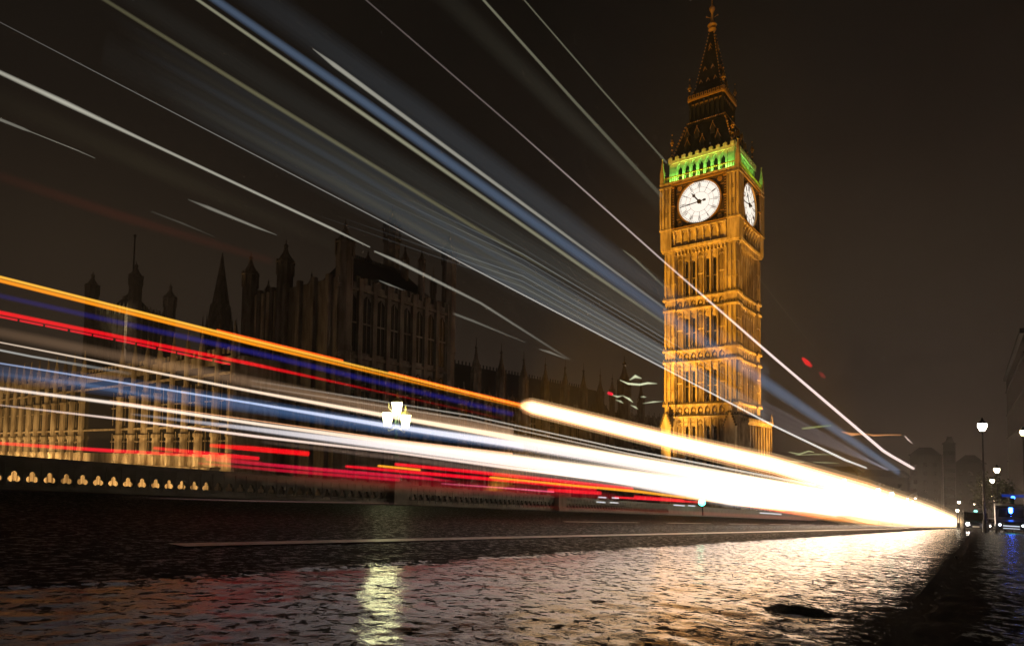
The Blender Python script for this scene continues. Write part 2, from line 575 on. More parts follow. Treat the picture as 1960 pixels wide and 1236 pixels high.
def pebble(p, r, name, label=None, grp=None):
    m = MB()
    rs = random.Random(int(p.x * 1000))
    n, kk2 = 8, 5
    for k in range(kk2 + 1):
        for i in range(n):
            a = 2 * math.pi * i / n
            ph = math.pi * k / kk2
            q = r * (0.8 + 0.4 * rs.random())
            m.v.append((p.x + q * math.sin(ph) * math.cos(a), p.y + 0.8 * q * math.sin(ph) * math.sin(a), p.z + r * 0.45 - 0.75 * q * math.cos(ph)))
    for k in range(kk2):
        for i in range(n):
            j = (i + 1) % n
            m.f.append((k * n + i, k * n + j, (k + 1) * n + j, (k + 1) * n + i)); m.m.append(0)
    o_ = m.build(name, M_GRIT, smooth=False)
    if label:
        tag(o_, label, 'pebble', grp)
    return o_


pebble(on_road(road_pt(1831, 1082).x, road_pt(1831, 1082).y, 0.085), 0.024, 'pebble', 'largest dark pebble, on the kerb edge where the pavement begins', 'pebbles in the gutter')
pebble(road_pt(1556, 1112), 0.009, 'pebble', 'small dark pebble just behind the dark oval hump', 'pebbles in the gutter')
pebble(road_pt(1402, 1100), 0.007, 'pebble', 'small dark pebble in the bright reflection to the left of the dark hump', 'pebbles in the gutter')
pebble(road_pt(1636, 1148), 0.010, 'pebble', 'dark pebble close to the right end of the dark oval hump', 'pebbles in the gutter')
gm = MB()
for k in range(300):
    rs = random.random()
    u = 1.6 + 14 * random.random() ** 1.8
    v = 0.4 + 2.4 * random.random()
    p = on_road(u, v, 0.001)
    r = 0.0016 + 0.0034 * random.random() ** 3
    gm.frustum(p.x, p.y, p.z - 0.006, p.z + r * 0.5, r, r * 0.5, 5, random.random() * 6)
tag(gm.build('grit', M_GRIT), kind='stuff')

# ---------------------------------------------------------------- clock tower
TW_YAW = 0.0224
c0 = to_world(0.352 * 103.6, 103.6, 0)
_h = 6.25
tu = Vector((math.cos(TW_YAW), -math.sin(TW_YAW), 0)); tv = Vector((math.sin(TW_YAW), math.cos(TW_YAW), 0))
TC = c0 + tu * _h + tv * _h
GZ = -9.2
tower = empty('clock_tower', (TC.x, TC.y, GZ), -TW_YAW, 'tall floodlit gothic clock tower with two glowing white dials and a dark spire', 'clock tower')
Z = lambda z: z - GZ                        # tower-local heights


def face_T(k):                              # k: 0 east(-x), 1 north(-y), 2 west(+x), 3 south(+y).  s along, n outward, z
    def f(s, n, z):
        if k == 0: return (-n, s, z)
        if k == 1: return (s, -n, z)
        if k == 2: return (n, -s, z)
        return (-s, n, z)
    return f


def zt(py, px=1365):                        # height seen at that picture row over the tower's axis
    d = ray(px, py)
    k = (TC.x * tu.x + TC.y * tu.y) / (d.x * tu.x + d.y * tu.y)
    return d.z * k


stages = [(9.75, 16.6), (18.95, 25.7), (27.95, 35.6)]
core = MB()
core.box(-5.55, 5.55, -5.55, 5.55, 0, Z(36.9))
shaft = core.build('shaft', M_STONE, tower)
trim = MB()
win_specs = []


def arch(mb, T, s0, s1, z, n0, n1, mi=0):    # pointed arch spandrels closing the head of a bay
    w = s1 - s0
    mid = (s0 + s1) / 2
    h = w * 0.85
    mb.prism([(s0, z), (s0, z - h), (s0 + w * 0.18, z - h * 0.45), (mid, z - 0.12 * h), (mid, z)], n0, n1, mi, T)
    mb.prism([(s1, z), (mid, z), (mid, z - 0.12 * h), (s1 - w * 0.18, z - h * 0.45), (s1, z - h)], n0, n1, mi, T)


BW = 8.5 / 7
kinds = 'PSSPSSP'
for k in range(4):
    T = face_T(k)
    ribs = MB()
    lod = k < 2
    for (z0, z1) in stages + [(-1.2, 7.2)]:
        za, zb = Z(z0), Z(z1)
        for i in range(8):
            s = -4.25 + i * BW
            ribs.box(s - 0.13, s + 0.13, 5.5, 6.02, za, zb, 0, T)
            ribs.box(s - 0.06, s + 0.06, 6.0, 6.12, za, zb, 0, T)
        for i, kd in enumerate(kinds):
            s0, s1 = -4.25 + i * BW + 0.13, -4.25 + (i + 1) * BW - 0.13
            if kd == 'P':
                ribs.box(s0, s1, 5.5, 5.66, za, zb, 0, T)
                for q in (0.25, 0.5, 0.75):
                    sm = s0 + (s1 - s0) * q
                    ribs.box(sm - 0.045, sm + 0.045, 5.6, 5.9, za, zb - 0.4, 0, T)
                ribs.box(s0, s1, 5.6, 5.93, (za + zb) / 2 - 0.12, (za + zb) / 2 + 0.12, 0, T)
            else:
                if k < 2:
                    win_specs.append((k, (s0 + s1) / 2, za + 0.25, zb - 1.35))
                ribs.box(s0, s0 + 0.2, 5.5, 5.8, za, zb, 0, T)
                ribs.box(s1 - 0.2, s1, 5.5, 5.8, za, zb, 0, T)
                ribs.box(s0, s1, 5.52, 5.82, zb - 1.3, zb, 0, T)
            if lod:
                arch(ribs, T, s0, s1, zb, 5.75, 5.98)
                arch(ribs, T, s0, s1, zb - 0.75, 5.75, 5.9)
    # bands of panels between the paired strings
    for (z0, z1) in ((16.95, 18.6), (26.05, 27.6), (7.6, 9.4)):
        za, zb = Z(z0), Z(z1)
        for i in range(8):
            s = -4.25 + i * BW
            ribs.box(s - 0.16, s + 0.16, 5.5, 6.0, za, zb, 0, T)
        for i in range(7):
            s0, s1 = -4.25 + i * BW + 0.16, -4.25 + (i + 1) * BW - 0.16
            sm, zm = (s0 + s1) / 2, (za + zb) / 2
            ribs.prism([(sm - 0.32, zm), (sm, zm - 0.42), (sm + 0.32, zm), (sm, zm + 0.42)], 5.5, 5.85, 0, T)
            ribs.box(s0, s1, 5.5, 5.75, za, za + 0.2, 0, T)
            if lod: arch(ribs, T, s0, s1, zb, 5.7, 5.95)
    ribs.build('panelled_face', M_STONE, tower)

# corner buttresses
for (sx_, sy_) in ((-1, -1), (-1, 1), (1, -1), (1, 1)):
    bt = MB()
    x0, x1 = sorted((sx_ * 4.3, sx_ * 6.25)); y0, y1 = sorted((sy_ * 4.3, sy_ * 6.25))
    bt.box(x0, x1, y0, y1, 0, Z(36.9))
    for (z0, z1) in stages + [(-1.2, 7.2)]:
        za, zb = Z(z0), Z(z1)
        for q in (0.12, 0.5, 0.88):
            xx = sx_ * (4.3 + 1.95 * q); yy = sy_ * (4.3 + 1.95 * q)
            bt.box(xx - 0.11, xx + 0.11, min(sy_ * 6.2, sy_ * 6.42), max(sy_ * 6.2, sy_ * 6.42), za, zb)
            bt.box(min(sx_ * 6.2, sx_ * 6.42), max(sx_ * 6.2, sx_ * 6.42), yy - 0.11, yy + 0.11, za, zb)
        for zz in (za + (zb - za) * 0.33, za + (zb - za) * 0.66):
            bt.box(x0 - 0.1, x1 + 0.1, y0 - 0.1, y1 + 0.1, zz - 0.1, zz + 0.1)
    bt.build('buttress', M_STONE, tower)

# string courses with their sooty cresting
for zz in (9.45, 16.78, 18.78, 25.88, 27.78, 7.4):
    st = MB()
    h = Z(zz)
    for k in range(4):
        T = face_T(k)
        e_ = 0.001 * k
        st.box(-4.3, 4.3, 5.4, 6.22 + e_, h - 0.18, h + 0.12, 0, T)
        st.box(-4.3, 4.3, 5.42, 6.10 + e_, h + 0.12, h + 0.30, 1, T)
        for i in range(22):
            s = -4.2 + i * 0.4
            st.box(s - 0.1, s + 0.1, 5.9, 6.16, h + 0.30, h + 0.30 + 0.22 * (0.6 + 0.5 * random.random()), 1, T)
    for (sx_, sy_) in ((-1, -1), (-1, 1), (1, -1), (1, 1)):
        x0, x1 = sorted((sx_ * 4.2, sx_ * 6.56)); y0, y1 = sorted((sy_ * 4.2, sy_ * 6.56))
        st.box(x0, x1, y0, y1, h - 0.2, h + 0.13)
        st.box(x0 + 0.08, x1 - 0.08, y0 + 0.08, y1 - 0.08, h + 0.13, h + 0.33, 1)
        for i in range(5):
            for (ax, ay) in ((x0 + 0.2 + i * 0.48, sy_ * 6.42), (sx_ * 6.42, y0 + 0.2 + i * 0.48)):
                st.box(ax - 0.1, ax + 0.1, ay - 0.1, ay + 0.1, h + 0.33, h + 0.62, 1)
    st.build('string_course', [M_TRIM, M_SOOT], tower)

for (k, s, za, zb) in win_specs:
    T = face_T(k)
    w = MB()
    w.prism([(s - 0.26, za), (s + 0.26, za), (s + 0.26, zb - 0.3), (s, zb), (s - 0.26, zb - 0.3)], 5.5, 5.60, 0, T)
    w.box(s - 0.02, s + 0.02, 5.6, 5.64, za, zb - 0.2, 1, T)
    w.box(s - 0.28, s + 0.28, 5.6, 5.70, (za + zb) / 2 - 0.06, (za + zb) / 2 + 0.06, 2, T)
    w.build('window', [M_GLASS, M_IRON, M_STONE], tower)

# lower stage: plinth spreading out, gabled corner pieces
pl = MB()
pl.box(-6.6, 6.6, -6.6, 6.6, 0, Z(-1.4))
pl.box(-6.9, 6.9, -6.9, 6.9, 0, Z(-5))
pl.build('plinth', M_STONE, tower)
por = MB()
por.box(-5.6, 7.6, -7.7, -6.4, 0, Z(6.2))
for i in range(9):
    s = -5.4 + i * 1.55
    por.box(s - 0.15, s + 0.15, -8.0, -7.65, 0, Z(5.9))
por.box(-5.75, 7.75, -7.95, -6.3, Z(6.2), Z(6.55))
for i in range(17):
    por.box(-5.6 + i * 0.78, -5.2 + i * 0.78, -7.9, -7.6, Z(6.55), Z(6.95))
por.frustum(7.6, -7.8, Z(6.5), Z(8.4), 0.28, 0.02)
por.build('porch', M_STONE, tower)
for (gx, gy) in ((-6.75, -5.3), (-6.75, 5.6)):
    gb = MB()
    gb.box(gx - 0.5, gx + 0.5, gy - 0.85, gy + 0.85, 0, Z(5.6))
    gb.prism([(gy - 1.0, Z(5.6)), (gy + 1.0, Z(5.6)), (gy, Z(8.2))], -(gx + 0.55), -(gx - 0.55), 0, lambda s, n, z: (-n, s, z))
    gb.frustum(gx, gy, Z(8.0), Z(10.4), 0.16, 0.02)
    for q in range(6):
        f_ = q / 6
        for sg in (-1, 1):
            gb.box(gx - 0.6, gx - 0.35, gy + sg * (1.0 - f_) - 0.14, gy + sg * (1.0 - f_) + 0.14, Z(5.7 + 2.6 * f_), Z(6.05 + 2.6 * f_), 1)
    gb.build('gabled_buttress', [M_TRIM, M_SOOT], tower)

# corbel stage under the dials
cb = MB()
for k in range(4):
    T = face_T(k)
    e_ = 0.002 * k
    cb.box(-6.7 + (k % 2) * 0.3, 6.7 - (k % 2) * 0.3, 5.3, 6.55 + e_, Z(36.15), Z(36.45), 0, T)
    cb.box(-6.8 + (k % 2) * 0.3, 6.8 - (k % 2) * 0.3, 5.3, 6.82 + e_, Z(36.45), Z(36.85), 0, T)
    cb.box(-4.6, 4.6, 5.2, 6.05 + e_, Z(36.85), Z(39.6), 0, T)
    for i in range(15):
        s = -4.4 + i * 0.63
        cb.box(s - 0.12, s + 0.12, 6.0, 6.6, Z(35.5), Z(36.2), 0, T)
    for i in range(8):
        s = -4.45 + i * 8.9 / 7
        cb.box(s - 0.11, s + 0.11, 6.0, 6.45, Z(36.85), Z(38.3), 0, T)
        cb.prism([(6.0, Z(38.3)), (6.45, Z(38.3)), (6.95, Z(39.6)), (6.0, Z(39.6))], s - 0.16, s + 0.16, 0, lambda a, b_, z, T=T: T(b_, a, z))
    for i in range(7):
        s0 = -4.45 + i * 8.9 / 7 + 0.11; s1 = s0 + 8.9 / 7 - 0.22
        arch(cb, T, s0, s1, Z(39.55), 6.0, 6.5)
        cb.box(s0, s1, 6.02, 6.25, Z(36.9), Z(37.15), 0, T)
        if i % 2 == 1 or i in (0,):
            pass
    for i in (0, 2, 4, 6):
        s = -4.45 + (i + 0.5) * 8.9 / 7
        cb.box(s - 0.33, s + 0.33, 6.0, 6.09, Z(37.2), Z(38.5), 1, T)
    # gilt moulding under the dial
    cb.box(-4.75, 4.75, 5.6, 7.0 + e_, Z(39.6), Z(39.78), 0, T)
    cb.box(-4.75, 4.75, 5.6, 7.08 + e_, Z(39.95), Z(40.1), 2, T)
    cb.box(-4.7, 4.7, 5.6, 6.9 + e_, Z(39.78), Z(39.95), 3, T)
cb.build('corbel_stage', [M_TRIM, M_GLASS, M_GILT, M_FRAME], tower)

# clock stage
cs_ = MB()
cs_.box(-6.2, 6.2, -6.2, 6.2, Z(36.86), Z(48.2))
for (sx_, sy_) in ((-1, -1), (-1, 1), (1, -1), (1, 1)):
    x0, x1 = sorted((sx_ * 4.85, sx_ * 6.85)); y0, y1 = sorted((sy_ * 4.85, sy_ * 6.85))
    cs_.box(x0, x1, y0, y1, Z(36.87), Z(48.3))
    for q in (0.0, 0.33, 0.67, 1.0):
        xx = sx_ * (4.95 + 1.8 * q); yy = sy_ * (4.95 + 1.8 * q)
        cs_.box(xx - 0.09, xx + 0.09, min(sy_ * 6.8, sy_ * 7.0), max(sy_ * 6.8, sy_ * 7.0), Z(40.2), Z(47.3))
        cs_.box(min(sx_ * 6.8, sx_ * 7.0), max(sx_ * 6.8, sx_ * 7.0), yy - 0.09, yy + 0.09, Z(40.2), Z(47.3))
    for zz in (40.0, 47.5):
        cs_.box(x0 - 0.18, x1 + 0.18, y0 - 0.18, y1 + 0.18, Z(zz), Z(zz + 0.25))
    for zq in (42.5, 45.0):
        for a in range(3):
            for c_ in range(3):
                yy = sy_ * (5.35 + 0.28 * a + 0.1); zz = Z(zq + 0.28 * c_)
                cs_.box(min(sx_ * 6.8, sx_ * 6.93), max(sx_ * 6.8, sx_ * 6.93), yy - 0.07, yy + 0.07, zz - 0.07, zz + 0.07, 1)
                xx = sx_ * (5.35 + 0.28 * a + 0.1)
                cs_.box(xx - 0.07, xx + 0.07, min(sy_ * 6.8, sy_ * 6.93), max(sy_ * 6.8, sy_ * 6.93), zz - 0.07, zz + 0.07, 1)
cs_.build('clock_stage', [M_TRIM, M_SOOT], tower)

ROM = ['XII', 'I', 'II', 'III', 'IIII', 'V', 'VI', 'VII', 'VIII', 'IX', 'X', 'XI']
DR, DZ = 3.62, Z(44.05)
for k in range(4):
    T0 = face_T(k)
    # flip so that clockwise reads clockwise from outside
    T = (lambda s, n, z, T0=T0, k=k: T0((-s if k in (0, 3) else s), n, z)) if k in (0, 3) else (lambda s, n, z, T0=T0: T0(s, n, z))
    fr = MB()
    sgn = 1
    fr.box(-4.75, 4.75, 6.1, 6.28, Z(40.2), Z(47.9), 0, T)
    fr.box(-4.8, -4.3, 6.2, 6.75, Z(40.2), Z(47.7), 0, T)
    fr.box(4.3, 4.8, 6.2, 6.75, Z(40.2), Z(47.7), 0, T)
    fr.box(-4.85, 4.85, 6.2, 6.95, Z(47.75), Z(48.05), 1, T)
    fr.box(-4.3, 4.3, 6.2, 6.7, Z(47.55), Z(47.75), 0, T)
    for sg in (-1, 1):
        for q in range(16):
            zz = Z(40.5 + q * 0.45)
            fr.box(sg * 4.55 - 0.13, sg * 4.55 + 0.13, 6.7, 6.8, zz, zz + 0.12, 1, T)
        for zz in (40.1, 44.0, 47.3):
            fr.box(sg * 4.55 - 0.3, sg * 4.55 + 0.3, 6.2, 6.98, Z(zz), Z(zz + 0.22), 1, T)
    # spandrel ornaments
    for sg in (-1, 1):
        for zg in (-1, 1):
            cx_, cz_ = sg * 3.5, DZ + zg * 3.15
            ring = [(cx_ + 0.42 * math.cos(2 * math.pi * i / 12), cz_ + 0.42 * math.sin(2 * math.pi * i / 12)) for i in range(12)]
            fr.prism(ring, 6.25, 6.4, 1, T)
            for (dx, dz) in ((-0.9, 0.35), (0.35, -0.9)):
                fr.box(cx_ + sg * dx - 0.3, cx_ + sg * dx + 0.3, 6.25, 6.33, cz_ + zg * abs(dz) * (1 if dz > 0 else -1) - 0.07, cz_ + zg * abs(dz) * (1 if dz > 0 else -1) + 0.07, 1, T)
    # gilt ring
    n = 56
    for i in range(n):
        a0, a1 = 2 * math.pi * i / n, 2 * math.pi * (i + 1) / n
        p = [((DR + 0.0) * math.sin(a0), DZ + (DR + 0.0) * math.cos(a0)), ((DR + 0.25) * math.sin(a0), DZ + (DR + 0.25) * math.cos(a0)),
             ((DR + 0.25) * math.sin(a1), DZ + (DR + 0.25) * math.cos(a1)), ((DR) * math.sin(a1), DZ + (DR) * math.cos(a1))]
        fr.prism(p, 6.26, 6.62, 1, T)
    fr.build('clock_frame', [M_FRAME, M_GILT], tower)
    dl = MB()
    dl.prism([(DR * math.sin(2 * math.pi * i / 56), DZ + DR * math.cos(2 * math.pi * i / 56)) for i in range(56)], 6.27, 6.36, 0, T)
    dial = dl.build('clock_face', M_DIAL, tower)
    mk = MB()

    def seg(a, r0, r1, w, n0=6.36, n1=6.40, off=0.0, lean=0.0, mi=0, mb=None, T=T):
        ca, sa = math.cos(a), math.sin(a)
        pts = []
        for (r, o_) in ((r0, off - w / 2 - lean), (r0, off + w / 2 - lean), (r1, off + w / 2 + lean), (r1, off - w / 2 + lean)):
            pts.append((r * sa + o_ * ca, DZ + r * ca - o_ * sa))
        (mb or mk).prism(pts, n0, n1, mi, T)

    for i, num in enumerate(ROM):
        a = 2 * math.pi * i / 12
        ww = sum(0.17 if ch == 'I' else 0.33 for ch in num)
        x = -ww / 2
        for ch in num:
            if ch == 'I':
                seg(a, 2.55, 3.2, 0.055, off=x + 0.085); x += 0.17
            elif ch == 'V':
                seg(a, 2.55, 3.2, 0.055, off=x + 0.165 - 0.065, lean=-0.06); seg(a, 2.55, 3.2, 0.04, off=x + 0.165 + 0.065, lean=0.06, n1=6.402); x += 0.33
            else:
                seg(a, 2.55, 3.2, 0.055, off=x + 0.165, lean=0.11); seg(a, 2.55, 3.2, 0.04, off=x + 0.165, lean=-0.11, n1=6.402); x += 0.33
        seg(a, 1.75, 3.6, 0.05, n1=6.39)
    for rr, w in ((3.32, 0.035), (3.5, 0.03), (2.45, 0.03), (1.7, 0.03)):
        for i in range(48):
            a0, a1 = 2 * math.pi * i / 48, 2 * math.pi * (i + 1) / 48
            mk.prism([(rr * math.sin(a0), DZ + rr * math.cos(a0)), ((rr + w) * math.sin(a0), DZ + (rr + w) * math.cos(a0)),
                      ((rr + w) * math.sin(a1), DZ + (rr + w) * math.cos(a1)), (rr * math.sin(a1), DZ + rr * math.cos(a1))], 6.36, 6.385, 0, T)
    for i in range(60):
        seg(2 * math.pi * i / 60, 3.34, 3.5, 0.03, n1=6.388)
    mk.build('numeral_ring', M_DIALRING, dial)
    hm = MB()
    am = math.radians(44 * 6)
    seg(am, -0.9, 2.2, 0.15, 6.52, 6.58, mb=hm); seg(am, 2.2, 3.45, 0.09, 6.521, 6.581, mb=hm)
    seg(am, -1.15, -0.7, 0.36, 6.515, 6.575, mb=hm)
    hm.build('minute_hand', M_HAND, dial)
    hh = MB()
    ah = math.radians((10 + 44 / 60) * 30)
    seg(ah, -0.55, 1.45, 0.22, 6.44, 6.5, mb=hh); seg(ah, 1.35, 1.75, 0.5, 6.442, 6.502, mb=hh); seg(ah, 1.7, 2.15, 0.16, 6.441, 6.501, mb=hh)
    hh.prism([(0.38 * math.sin(2 * math.pi * i / 12), DZ + 0.38 * math.cos(2 * math.pi * i / 12)) for i in range(12)], 6.42, 6.6, 0, T)
    hh.build('hour_hand', M_HAND, dial)

# belfry with green-lit arches
bl = MB()
bl.box(-5.3, 5.3, -5.3, 5.3, Z(48.0), Z(52.7))
crn = MB()
for k in range(4):
    T = face_T(k)
    e_ = 0.002 * k
    bl.box(-6.95 + 0.02 * k, 6.95 - 0.02 * k, 5.2, 7.0 + e_, Z(48.2), Z(48.5), 1, T)
    for i in range(8):
        s = -4.4 + i * 8.8 / 7
        bl.box(s - 0.16, s + 0.16, 5.25, 5.75, Z(48.5), Z(52.2), 0, T)
    for i in range(7):
        s0 = -4.4 + i * 8.8 / 7 + 0.16; s1 = s0 + 8.8 / 7 - 0.32
        arch(bl, T, s0, s1, Z(52.15), 5.3, 5.7)
        sm = (s0 + s1) / 2
        bl.prism([(s0 + 0.12, Z(48.8)), (s1 - 0.12, Z(48.8)), (s1 - 0.12, Z(50.9)), (sm, Z(51.5)), (s0 + 0.12, Z(50.9))], 5.25, 5.34, 2, T)
    crn.box(-5.85, 5.85, 5.2, 5.9 + e_, Z(52.2), Z(52.75), 0, T)
    for i in range(10):
        s = -5.45 + i * 1.21
        crn.box(s - 0.33, s + 0.33, 5.5, 5.95, Z(52.75), Z(53.3), 0, T)
        crn.frustum(*T(s, 5.72, 0)[:2], Z(53.3), Z(53.7), 0.16, 0.03)
    # balcony rail
    crn.box(-6.6, 6.6, 6.62, 6.8, Z(49.35), Z(49.5), 1, T)
    for i in range(34):
        s = -6.5 + i * 13 / 33
        crn.box(s - 0.05, s + 0.05, 6.66, 6.76, Z(48.5), Z(49.36), 1, T)
for (sx_, sy_) in ((-1, -1), (-1, 1), (1, -1), (1, 1)):
    x0, x1 = sorted((sx_ * 4.6, sx_ * 5.7)); y0, y1 = sorted((sy_ * 4.6, sy_ * 5.7))
    bl.box(x0, x1, y0, y1, Z(48.5), Z(52.7))
bl.build('belfry', [M_PALEST, M_TRIM, M_GLASS], tower)
crn.build('crenellated_parapet', [M_PALEST, M_GILT], tower)

# corner pinnacles, outside and high
for (sx_, sy_) in ((-1, -1), (-1, 1), (1, -1), (1, 1)):
    for (rr, z0, h, w) in ((6.6, 48.5, 4.6, 0.34),):
        pn = MB()
        x, y = sx_ * rr, sy_ * rr
        pn.box(x - w, x + w, y - w, y + w, Z(z0), Z(z0 + h * 0.45))
        pn.frustum(x, y, Z(z0 + h * 0.45), Z(z0 + h), w * 0.9, 0.03)
        pn.ball((x, y, Z(z0 + h * 0.98)), 0.16)
        pn.build('pinnacle', M_TRIM, tower)
    for (rr, z0, h) in ((5.35, 53.3, 4.6), (3.05, 63.2, 5.2)):
        pn = MB()
        x, y = sx_ * rr, sy_ * rr
        pn.tube((x, y, Z(z0)), (x, y, Z(z0 + h)), 0.16, 0.05, 6, 1)
        for q in range(5):
            pn.ball((x, y, Z(z0 + h * (0.15 + 0.2 * q))), 0.2 if q < 3 else 0.14, 6, 0)
        pn.frustum(x, y, Z(z0 + h * 0.62), Z(z0 + h * 0.75), 0.32, 0.1, 6)
        pn.build('gilt_pinnacle', [M_GILT, M_IRON], tower)

# roofs
RZ0, RZ1 = 53.0, 59.5
rf = MB()
rf.frustum(0, 0, Z(RZ0), Z(RZ1), 5.35, 3.35)
rf.build('lower_roof', M_SLATE, tower)
for (sx_, sy_) in ((-1, -1), (-1, 1), (1, -1), (1, 1)):
    orn = MB()
    for q in range(11):
        f_ = (q + 0.3) / 11
        r = 5.35 + (3.35 - 5.35) * f_ + 0.1
        orn.ball((sx_ * r, sy_ * r, Z(RZ0 + (RZ1 - RZ0) * f_ + 0.12)), 0.2, 6)
    orn.build('hip_crockets', M_GILT, tower)
for k in range(4):
    T = face_T(k)
    for row, (zz, ns) in enumerate(((54.3, (-2.7, 0, 2.7)), (56.4, (-1.6, 1.2, 3.0)))):
        f_ = (zz - RZ0) / (RZ1 - RZ0)
        n0 = 5.35 - 2.0 * f_
        for s in ns:
            orn = MB()
            orn.prism([(s - 0.42, Z(zz)), (s + 0.42, Z(zz)), (s + 0.42, Z(zz + 0.9)), (s, Z(zz + 1.9)), (s - 0.42, Z(zz + 0.9))], n0 - 1.0, n0 + 0.08, 1, T)
            for sg in (-1, 1):
                orn.prism([(s + sg * 0.47, Z(zz + 0.8)), (s + sg * 0.47, Z(zz + 0.95)), (s, Z(zz + 2.08)), (s, Z(zz + 1.93))], n0 - 0.3, n0 + 0.14, 0, T)
            orn.ball(T(s, n0, Z(zz + 2.2)), 0.12, 6)
            orn.build('dormer', [M_GILT, M_SLATE], tower)
ln = MB()
ln.box(-2.75, 2.75, -2.75, 2.75, Z(59.4), Z(64.2), 1)
ln.frustum(0, 0, Z(59.3), Z(59.65), 3.5, 3.4)
for k in range(4):
    T = face_T(k)
    for i in range(8):
        s = -3.0 + i * 6 / 7
        ln.box(s - 0.09, s + 0.09, 2.7, 3.1, Z(59.6), Z(64.0), 1, T)
    for i in range(7):
        s0 = -3.0 + i * 6 / 7 + 0.09; s1 = s0 + 6 / 7 - 0.18
        arch(ln, T, s0, s1, Z(63.4), 2.7, 3.02, 2)
ln.build('lantern', [M_SLATE, M_IRON, mat('tarnished_gilt', (0.25, 0.16, 0.06), 0.6, 0.3, 0.3, 5)], tower)
for (zz, hw, h, nn_) in ((59.65, 3.4, 0.55, 22), (64.0, 3.25, 0.95, 9)):
    gl = MB()
    for k in range(4):
        T = face_T(k)
        if nn_ > 12:
            for i in range(nn_):
                s = -hw + i * 2 * hw / (nn_ - 1)
                gl.ball(T(s, hw, Z(zz + h * 0.45)), 0.13, 6)
            gl.box(-hw, hw, hw - 0.12, hw + 0.02 + 0.001 * k, Z(zz), Z(zz + 0.16), 1, T)
        else:
            gl.box(-hw, hw, hw - 0.15, hw + 0.1 + 0.001 * k, Z(zz), Z(zz + 0.3), 0, T)
            for i in range(nn_):
                s = -hw + (i + 0.5) * 2 * hw / nn_
                gl.box(s - 0.24, s + 0.24, hw - 0.1, hw + 0.12, Z(zz + 0.3), Z(zz + h), 0, T)
                gl.box(s - 0.11, s + 0.11, hw - 0.05, hw + 0.16, Z(zz + 0.4), Z(zz + h - 0.15), 1, T)
    gl.build('gilt_gallery', [M_GILT, M_FRAME], tower)
SP0, SP1 = 64.3, zt(62)
sp = MB()
sp.frustum(0, 0, Z(SP0), Z(66.5), 2.95, 2.25)
sp.frustum(0, 0, Z(66.5), Z(SP1), 2.25, 0.35)
sp.build('spire', M_SLATE, tower)
for (sx_, sy_) in ((-1, -1), (-1, 1), (1, -1), (1, 1)):
    so = MB()
    for q in range(20):
        f_ = (q + 0.4) / 20
        zz = SP0 + (SP1 - SP0) * f_
        r = 2.95 - (zz - SP0) / 2.2 * 0.7 if zz < 66.5 else 2.25 - (zz - 66.5) / (SP1 - 66.5) * 1.9
        so.ball((sx_ * (r + 0.05), sy_ * (r + 0.05), Z(zz)), 0.12, 6)
    so.build('hip_crockets', M_GILT, tower)
for k in range(4):
    T = face_T(k)
    for zz, ns in ((67.2, (-1.3, 0, 1.3)), (69.6, (-0.7, 0.7)), (73.5, (0,)), (SP1 - 3.2, (0,))):
        r = 2.25 - (zz - 66.5) / (SP1 - 66.5) * 1.9
        for s in ns:
            so = MB()
            for sg in (-1, 1):
                so.prism([(s + sg * 0.3, Z(zz)), (s + sg * 0.3, Z(zz + 0.18)), (s, Z(zz + 0.8)), (s, Z(zz + 0.55))], r - 0.5, r + 0.12, 0, T)
            so.build('lucarne', M_GILT, tower)
fn = MB()
fz = SP1
fn.lathe(0, 0, [(0.4, Z(fz)), (0.75, Z(fz + 0.5)), (0.5, Z(fz + 0.8)), (0.85, Z(fz + 1.3)), (0.5, Z(fz + 1.8)), (0.3, Z(fz + 2.2)), (0.18, Z(fz + 3.6)), (0.5, Z(fz + 4.2)), (0.5, Z(fz + 4.6)), (0.14, Z(fz + 5.1)), (0.08, Z(fz + 8.0))], 10, 0)
for i in range(4):
    a = i * math.pi / 2 + 0.3
    fn.ball((0.95 * math.cos(a), 0.95 * math.sin(a), Z(fz + 3.1)), 0.14, 6)
    fn.tube((0, 0, Z(fz + 2.6)), (0.95 * math.cos(a), 0.95 * math.sin(a), Z(fz + 3.1)), 0.05, 0.05, 5)
fn.box(-0.7, 0.7, -0.07, 0.07, Z(fz + 6.6), Z(fz + 6.8))
fn.build('finial', M_GILT, tower)


# ---------------------------------------------------------------- lamps that light the tower (floodlights at its foot, green ones on the balcony)
def spot(name, loc, target, power, col, angle=70, blend=0.8, size=0.6):
    l = bpy.data.lights.new(name, 'SPOT')
    l.energy = power
    l.color = col
    l.spot_size = math.radians(angle)
    l.spot_blend = blend
    l.shadow_soft_size = size
    o_ = bpy.data.objects.new(name, l)
    COL.objects.link(o_)
    o_.location = loc
    d = Vector(target) - Vector(loc)
    o_.rotation_euler = d.to_track_quat('-Z', 'Y').to_euler()
    return o_


def area(name, loc, target, power, col, sx_, sy_):
    l = bpy.data.lights.new(name, 'AREA')
    l.energy = power
    l.color = col
    l.shape = 'RECTANGLE'
    l.size, l.size_y = sx_, sy_
    o_ = bpy.data.objects.new(name, l)
    COL.objects.link(o_)
    o_.location = loc
    return o_


def tw(x, y, z):                             # tower-local (eye heights) -> world
    return TC + tu * x + tv * y + Vector((0, 0, z))


